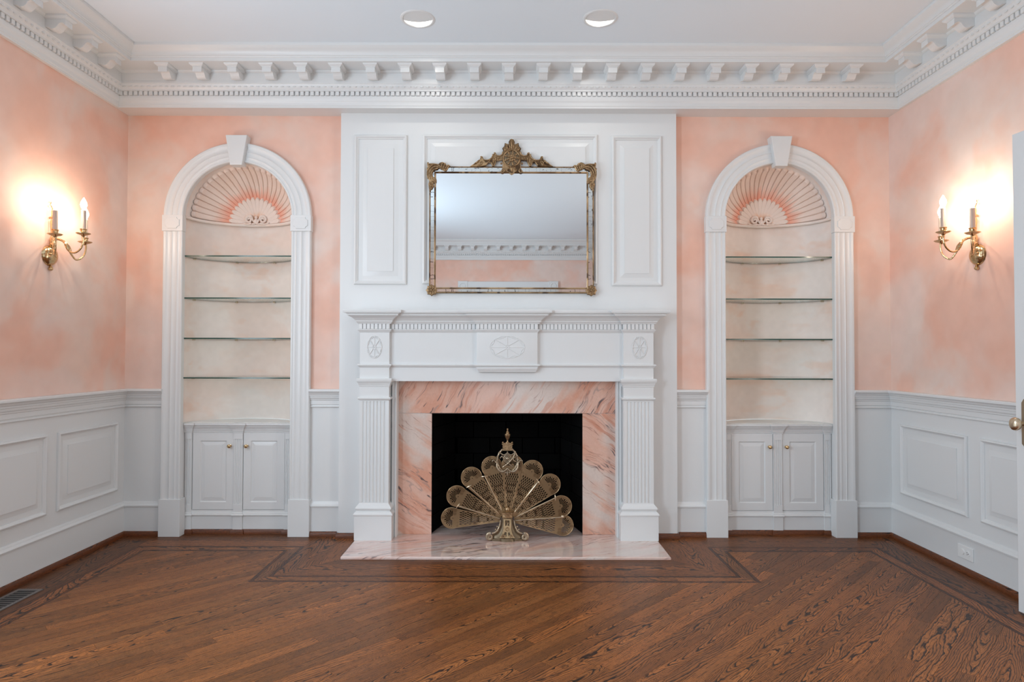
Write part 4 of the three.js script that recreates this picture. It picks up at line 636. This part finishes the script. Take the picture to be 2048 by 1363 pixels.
// ---------------------------------------------------------------- brass peacock fire screen
{
  const PX = -0.025, PY = 0.1075, PZ = -4.055, t = thing('fire_screen', 'brass peacock fan fire screen with pierced blades on the hearth', 'fire screen', [PX, 0.014, PZ]);
  const py = PY - 0.0;
  const blade = (() => {
    const R = 0.0655, cyy = 0.353, s = new THREE.Shape(); s.moveTo(-0.012, 0.045); s.lineTo(0.012, 0.045); s.lineTo(0.0605, cyy - 0.026); s.absarc(0, cyy, R, -0.41, Math.PI + 0.41, false); s.closePath();
    const hole = (pts) => s.holes.push(new THREE.Path(pts.map(([x, y]) => new THREE.Vector2(x, y))));
    for (let row = 0; row < 15; row++) { const y = 0.088 + row * 0.0148, hw = lerp(0.012, 0.0605, (y - 0.045) / 0.282) - 0.006, pitch = lerp(0.0095, 0.0142, row / 14), n = Math.floor(hw * 2 / pitch), o = row % 2 ? 0.5 : 0; for (let i = 0; i < n; i++) { const x = (i - (n - 1) / 2 + (o ? 0.5 : 0)) * pitch; if (Math.abs(x) > hw) continue; const w = pitch * 0.235, l = 0.0104, x2 = x * 1.03, x1 = x * 0.97; hole([[x1, y - l], [x - w, y - l * 0.3], [x - w, y + l * 0.3], [x2, y + l], [x + w, y + l * 0.3], [x + w, y - l * 0.3]]); } }
    for (let i = 0; i < 13; i++) { const a = Math.PI * (0.02 + 0.96 * i / 12), c = Math.cos(a), d = Math.sin(a), r0 = 0.013, r1 = i % 2 ? 0.050 : 0.043, w = 0.0034, P = (r, q) => [r * c - q * d, cyy - 0.004 + r * d + q * c]; hole([P(r0, -w * 0.4), P(r1, -w), P(r1 + 0.002, 0), P(r1, w), P(r0, w * 0.4)]); if (i % 2 === 0) hole([P(0.0485, -0.002), P(0.053, -0.002), P(0.053, 0.002), P(0.0485, 0.002)]); }
    hole([[-0.0035, cyy - 0.008], [0, cyy - 0.0115], [0.0035, cyy - 0.008], [0, cyy - 0.0045]]);
    const pts = []; for (let i = 0; i <= 40; i++) { const a = -0.41 + i / 40 * (Math.PI + 0.82); pts.push([R * Math.cos(a), cyy + R * Math.sin(a), 0.001]); }
    return join([extrude(s, 0.0014, 0, 1, 20), tube(pts, 0.0022, 48, 6), tube([[-0.012, 0.045, 0.001], [-0.0605, cyy - 0.026, 0.001]], 0.0014, 4, 6), tube([[0.012, 0.045, 0.001], [0.0605, cyy - 0.026, 0.001]], 0.0014, 4, 6)]);
  })();
  const order = [[178, 0.0], [154.5, 0.006], [130, 0.012], [106, 0.018], [85, 0.026], [63.5, 0.021], [40.5, 0.015], [15, 0.009], [-5, 0.003]];
  for (const [deg, z] of order) { const m = put('blade', blade, M.brass, t); m.position.set(0, py, z); m.rotation.z = (deg - 90) * Math.PI / 180; }
  // ribs with small leaf tips
  for (const [deg, len, zz] of [[163, 0.325, 0.022], [138, 0.325, 0.025], [52, 0.315, 0.030], [26, 0.335, 0.026], [117, 0.315, 0.028], [4, 0.345, 0.022]]) {
    const a = deg * Math.PI / 180, c = Math.cos(a), s = Math.sin(a), L = (r, q = 0, z = zz) => [r * c - q * s, py + r * s + q * c, z];
    const m = put('rib', [tube([L(0.05), L(len)], 0.0026, 6, 8), ...(deg === 4 ? [ball(...L(len + 0.004, 0.004), 0.011)] : [tube([L(len - 0.006, -0.016, zz + 0.002), L(len, 0, zz + 0.003), L(len + 0.008, 0.020, zz + 0.002)], (q) => 0.0042 * Math.sin(Math.PI * (0.12 + 0.8 * q)), 14, 8), ball(...L(len), 0.0045)])], M.brassPale, t);
  }
  // base
  const b = new THREE.Group(); b.name = 'base'; t.add(b); b.position.set(0, 0, 0.045);
  const loft = (secs) => { const T = [], U = [], ring = ([y, a, d]) => [...Array(16).keys()].map((i) => { const q = i / 16 * 2 * Math.PI, c = Math.cos(q), s = Math.sin(q), e = 0.55; return [a * Math.sign(c) * Math.pow(Math.abs(c), e), y, d * Math.sign(s) * Math.pow(Math.abs(s), e)]; }), Rr = secs.map(ring);
    for (let i = 0; i + 1 < Rr.length; i++) for (let k = 0; k < 16; k++) { const A = Rr[i][k], B = Rr[i][(k + 1) % 16], C = Rr[i + 1][(k + 1) % 16], D = Rr[i + 1][k]; T.push(...A, ...C, ...B, ...A, ...D, ...C); for (let q = 0; q < 6; q++) U.push(q * 0.13, i * 0.21); }
    const top = Rr[Rr.length - 1]; for (let k = 1; k < 15; k++) { T.push(...top[0], ...top[k + 1], ...top[k]); U.push(0, 0, 0.1, 0, 0, 0.1); } return raw(T, U, 0.6); };
  put('pedestal', [loft([[0.0, 0.112, 0.046], [0.012, 0.114, 0.047], [0.016, 0.102, 0.042], [0.030, 0.094, 0.038], [0.042, 0.072, 0.034], [0.060, 0.054, 0.030], [0.085, 0.042, 0.027], [0.112, 0.036, 0.025], [0.138, 0.034, 0.024]]), loft([[0, 0.052, 0.062], [0.018, 0.050, 0.060], [0.020, 0.044, 0.052]])], M.brassDark, b);
  put('cap', [loft([[0.136, 0.031, 0.028], [0.140, 0.034, 0.030], [0.158, 0.034, 0.030], [0.162, 0.040, 0.036], [0.172, 0.041, 0.037], [0.175, 0.036, 0.032]]), ball(0, 0.184, 0, 0.017, 0.019, 0.017, 16, 12)], M.brass, b);
  { const g = []; for (const s of [-1, 1]) { g.push(tube(spiral(s * 0.108, 0.026, 0.021, 0.004, s > 0 ? Math.PI * 0.6 : Math.PI * 0.4, s * -1.5, 0.040, 26), (q) => lerp(0.0075, 0.004, q), 44, 8, 1.6)); g.push(tube([[s * 0.094, 0.046, 0.038], [s * 0.070, 0.056, 0.038], [s * 0.052, 0.082, 0.032], [s * 0.042, 0.125, 0.028]], (q) => lerp(0.007, 0.004, q), 20, 8)); for (const [x, y] of [[0.062, 0.088], [0.072, 0.070], [0.058, 0.064]]) g.push(ball(s * x, y, 0.034, 0.006)); }
    put('scroll_foot', g, M.brassAged, b); }
  { const s = new THREE.Shape(); s.moveTo(-0.050, 0.020); s.quadraticCurveTo(-0.030, 0.040, -0.024, 0.075); s.lineTo(-0.022, 0.135); s.lineTo(0.022, 0.135); s.lineTo(0.024, 0.075); s.quadraticCurveTo(0.030, 0.040, 0.050, 0.020); s.closePath();
    const hole = (p) => s.holes.push(new THREE.Path(p.map(([x, y]) => new THREE.Vector2(x, y)))); hole([[-0.012, 0.092], [0, 0.100], [0.012, 0.092], [0.014, 0.126], [-0.014, 0.126]]); hole([[-0.026, 0.030], [-0.006, 0.030], [-0.004, 0.054], [-0.014, 0.058]]); hole([[0.026, 0.030], [0.006, 0.030], [0.004, 0.054], [0.014, 0.058]]);
    put('pierced_front', [extrude(s, 0.004, 0.0012).rotateX(-0.16).translate(0, 0, 0.050), tube(spiral(-0.022, 0.030, 0.012, 0.003, 0.4, 1.2, 0.056, 18), 0.003, 26, 6), tube(spiral(0.022, 0.030, 0.012, 0.003, 2.74, -1.2, 0.056, 18), 0.003, 26, 6), new THREE.TorusGeometry(0.010, 0.0028, 8, 20).translate(0, 0.075, 0.046), tube([[0, 0.102, 0.042], [0.006, 0.112, 0.042], [-0.005, 0.120, 0.042]], 0.0024, 12, 6)], M.brass, b); }
  // cartouche and urn
  const c = new THREE.Group(); c.name = 'cartouche'; c.position.set(0, 0.49, 0.034); t.add(c);
  { const ring = [], R = (a) => [0.063 * Math.cos(a), 0.076 * Math.sin(a), 0]; for (let i = 0; i <= 48; i++) ring.push(R(i / 48 * 2 * Math.PI));
    const g = [tube(ring, 0.0062, 72, 8), new THREE.TorusGeometry(0.024, 0.0045, 8, 28).translate(0, 0.010, 0.004), new THREE.TorusGeometry(0.0155, 0.003, 8, 24).translate(0, 0.010, 0.006), ball(0, 0.010, 0.004, 0.012, 0.012, 0.006), tube([[-0.030, -0.042, 0.008], [0.002, -0.018, 0.012], [0.034, 0.016, 0.010], [0.048, 0.044, 0.006]], 0.0042, 24, 8), tube([[0.034, -0.040, 0.002], [0.004, -0.018, 0.004]], 0.0035, 12, 8), tube([[-0.050, 0.050, 0.002], [-0.022, 0.034, 0.006], [0, 0.044, 0.006], [0.022, 0.034, 0.006], [0.050, 0.050, 0.002]], 0.0045, 24, 8), tube([[-0.046, 0.014, 0.002], [-0.034, 0.026, 0.006], [-0.024, 0.012, 0.006]], 0.004, 14, 8), tube([[0.046, 0.022, 0.004], [0.036, 0.004, 0.008], [0.052, -0.006, 0.004]], 0.004, 14, 8), ball(0, 0.052, 0.008, 0.005)];
    for (let i = 0; i < 18; i++) { const a = i / 18 * 2 * Math.PI; g.push(new THREE.SphereGeometry(1, 8, 6).scale(0.0095, 0.0048, 0.004).rotateZ(a + 1.1).translate(0.065 * Math.cos(a), 0.078 * Math.sin(a), 0.004)); }
    put('wreath', g, M.brassAged, c);
    const w = []; for (const s of [-1, 1]) { w.push(tube([[s * 0.068, -0.012, 0.004], [s * 0.060, -0.052, 0.008], [s * 0.036, -0.070, 0.010], [s * 0.010, -0.060, 0.010], [0, -0.048, 0.010]], (q) => 0.0035 + 0.0035 * Math.sin(Math.PI * q), 30, 8), ball(s * 0.072, -0.010, 0.004, 0.007), tube([[s * 0.074, -0.006, 0.004], [s * 0.088, 0.002, 0.004], [s * 0.094, -0.006, 0.004]], 0.0028, 14, 8)); }
    w.push(lathe([[0, 0], [0.0045, 0.006], [0.006, 0.014], [0.003, 0.024], [0.0035, 0.036], [0, 0.040]], 14).translate(0, -0.098, 0.012)); put('swag', w, M.brassAged, c);
    const ur = put('urn_finial', [box(-0.030, 0.030, 0.062, 0.098, -0.010, 0.010), rbox(-0.035, 0.035, 0.098, 0.106, -0.013, 0.013, 0.002), rbox(-0.026, 0.026, 0.106, 0.110, -0.010, 0.010, 0.001), ball(-0.029, 0.111, 0, 0.006), ball(0.029, 0.111, 0, 0.006), lathe([[0, 0.108], [0.014, 0.109], [0.013, 0.113], [0.006, 0.117], [0.004, 0.126], [0.008, 0.130], [0.016, 0.148], [0.019, 0.160], [0.018, 0.165], [0.011, 0.168], [0.009, 0.174], [0.012, 0.177], [0.007, 0.181], [0.004, 0.189], [0.006, 0.194], [0.004, 0.199], [0, 0.201]], 24)], M.brass, c); }
}

// ---------------------------------------------------------------- wall sconces
function sconce(sgn, X, Z, label) { // sgn +1: mounted on the left wall and reaching towards +x
  const t = thing('wall_sconce', label, 'wall lamp', [X, 1.70, Z], 'brass candle sconces'); // local: x = out of the wall, y up, z along the wall
  t.scale.x = 1; const fx = sgn, o = (p) => [p[0] * fx, p[1], p[2]];
  put('backplate', [lathe([[0, 0.034], [0.012, 0.033], [0.030, 0.028], [0.046, 0.018], [0.054, 0.007], [0.056, 0], [0, 0]].reverse(), 32).rotateZ(-Math.PI / 2 * fx), ball(0.030 * fx, 0.004, 0.030, 0.010, 0.006, 0.010), lathe([[0, 0], [0.006, 0.004], [0.008, 0.010], [0.012, 0.016], [0.012, 0.022], [0.007, 0.028], [0, 0.030]].map(([a, b]) => [a, -b]).reverse(), 16).translate(0.010 * fx, -0.052, 0)], M.brassBright, t);
  put('spire', [lathe([[0, -0.01], [0.010, 0], [0.014, 0.010], [0.009, 0.020], [0.013, 0.030], [0.011, 0.045], [0.006, 0.060], [0.009, 0.110], [0.011, 0.135], [0.006, 0.150], [0.014, 0.156], [0.014, 0.160], [0.006, 0.166], [0.007, 0.190], [0.004, 0.205], [0.006, 0.211], [0, 0.215]], 18).translate(0.016 * fx, 0.050, 0), new THREE.TorusGeometry(0.014, 0.0028, 8, 20).rotateY(Math.PI / 2).translate(0.016 * fx, 0.277, 0)], M.brassBright, t);
  const ends = [[0.115, 0.088, 0.118], [0.184, 0.114, 0], [0.115, 0.088, -0.118]];
  const arms = [], lights = [];
  for (const [x, y, z] of ends) {
    const d = Math.hypot(x, z), e = [x / d, z / d], P = (r, h) => o([0.016 + e[0] * r * (1 - 0.016 / d), h, e[1] * r]);
    const arm = put('arm', [tube([P(0, 0.086), P(d * 0.18, 0.092), P(d * 0.36, 0.078), P(d * 0.52, 0.030), P(d * 0.72, y - 0.098), P(d * 0.92, y - 0.075), P(d, y - 0.035), P(d, y - 0.008)], 0.0048, 44, 10), tube([P(d * 0.36, 0.084), P(d * 0.46, 0.060), P(d * 0.58, 0.016)], (q) => 0.009 * Math.sin(Math.PI * (0.1 + 0.85 * q)), 16, 8)], M.brassBright, t);
    const c = o([x, y, z]);
    put('drip_pan', [lathe([[0, -0.012], [0.006, -0.012], [0.009, -0.006], [0.012, -0.003], [0.028, 0.002], [0.036, 0.007], [0.035, 0.009], [0.026, 0.005], [0, 0.004]], 32).translate(...c)], M.brassBright, t);
    put('candle_cup', [lathe([[0, 0.002], [0.008, 0.004], [0.012, 0.009], [0.0145, 0.016], [0.0145, 0.026], [0.0175, 0.029], [0.0175, 0.031], [0.0125, 0.031], [0, 0.030]], 24).translate(...c)], M.brassBright, t);
    put('candle', [lathe([[0, 0.028], [0.0120, 0.028], [0.0124, 0.080], [0.0120, 0.128], [0.0128, 0.131], [0.011, 0.134], [0, 0.134]], 20).translate(...c)], M.candle, t);
    put('bulb', [lathe([[0, 0.133], [0.007, 0.134], [0.008, 0.140], [0.013, 0.150], [0.0165, 0.162], [0.015, 0.175], [0.009, 0.188], [0.004, 0.198], [0, 0.204]], 20).translate(...c)], M.bulb, t);
    const l = new THREE.PointLight(new THREE.Color(1, 0.86, 0.70), BULB, 0, 2); l.position.set(c[0], c[1] + 0.166, c[2]); l.castShadow = true; l.shadow.radius = 0.4; l.name = 'sconce_light'; t.add(l);
  }
}
const BULB = 0.105;
sconce(1, WL, -3.443, 'polished brass three-candle sconce on the left pink wall');
sconce(-1, WR, -3.350, 'polished brass three-candle sconce on the right pink wall near the open door');

// ---------------------------------------------------------------- recessed ceiling lights
CANS.forEach(([x, z], i) => {
  const t = thing('recessed_light', i ? 'round white recessed ceiling light, the right of two above the mirror' : 'round white recessed ceiling light, the left of two above the mirror', 'ceiling light', [x, H, z], 'recessed ceiling lights');
  put('trim_ring', [lathe([[0.080, 0.004], [0.080, -0.001], [0.083, -0.004], [0.092, -0.004], [0.097, -0.001], [0.098, 0.0005]], 48)], M.white, t);
  put('housing', [new THREE.CylinderGeometry(0.081, 0.081, 0.12, 40, 1, true).translate(0, 0.06, 0), new THREE.CylinderGeometry(0.082, 0.082, 0.004, 40).translate(0, 0.122, 0)], M.white, t);
  const s = new THREE.Shape(); const a0 = -0.18; s.absarc(0, 0, 0.080, a0, Math.PI - a0, false); s.quadraticCurveTo(0, -0.055, 0.080 * Math.cos(a0), 0.080 * Math.sin(a0)); // y = towards the camera
  put('scoop', [extrude(s, 0.003, 0.001, 1, 24).rotateX(Math.PI / 2).translate(0, 0.004, 0)], M.white, t);
  put('lens', [new THREE.CylinderGeometry(0.079, 0.079, 0.004, 40).translate(0, 0.016, 0)], M.lens, t);
  const l = new THREE.SpotLight(new THREE.Color(1, 0.95, 0.86), 0.45, 0, 1.15, 0.6, 2); l.position.set(0, 0.004, -0.055); l.target.position.set(0, -1.2, -0.35); l.shadow.radius = 1.5; l.castShadow = true; l.name = 'recessed_lamp'; t.add(l); t.add(l.target);
});

// ---------------------------------------------------------------- outlet and floor register
{
  const t = thing('wall_outlet', 'white electrical outlet plate on the right baseboard', 'outlet', [WR - 0.017, 0.110, -3.444]);
  put('cover_plate', [rbox(-0.006, 0.0, -0.035, 0.035, -0.0575, 0.0575, 0.002)], M.plastic, t);
  for (const z of [-0.0195, 0.0195]) {
    const f = put('receptacle', [new THREE.CylinderGeometry(0.0168, 0.0168, 0.003, 28).rotateZ(Math.PI / 2).scale(1, 0.88, 1).translate(-0.0072, 0, z)], M.plastic, t);
    if (z > 0) put('slot', [box(-0.0092, -0.0085, 0.004, 0.0062, z - 0.006, z + 0.002), box(-0.0092, -0.0085, -0.0062, -0.004, z - 0.005, z + 0.002), new THREE.CylinderGeometry(0.0026, 0.0026, 0.001, 12).rotateZ(Math.PI / 2).translate(-0.0088, 0, z + 0.008)], M.dark, f);
    else put('slot_cover', [new THREE.CylinderGeometry(0.0155, 0.0155, 0.004, 28).rotateZ(Math.PI / 2).scale(1, 0.9, 1).translate(-0.009, 0, z)], M.plastic, t);
  }
  put('screw', [new THREE.CylinderGeometry(0.003, 0.003, 0.002, 12).rotateZ(Math.PI / 2).translate(-0.0065, 0, 0)], M.plastic, t);
  const v = thing('floor_register', 'dark metal floor vent grille by the left baseboard', 'floor vent', [-2.383, 0, -3.02]);
  const ring = (x0, x1, z0, z1, w) => [box(x0, x0 + w, 0, 0.004, z0, z1), box(x1 - w, x1, 0, 0.004, z0, z1), box(x0 + w, x1 - w, 0, 0.004, z0, z0 + w), box(x0 + w, x1 - w, 0, 0.004, z1 - w, z1)];
  put('rim', ring(-0.062, 0.062, -0.165, 0.165, 0.016), M.ventMetal, v);
  put('well', [box(-0.046, 0.046, 0.0003, 0.0008, -0.149, 0.149)], M.dark, v);
  for (let k = 0; k < 12; k++) put('louver', [box(-0.046, 0.046, 0.0008, 0.003, -0.149 + k * 0.0253, -0.143 + k * 0.0253)], M.ventMetal, v);
}

scene.traverse((o) => { if (o.isMesh) { o.castShadow = true; o.receiveShadow = true; } });
renderer.render(scene, camera);
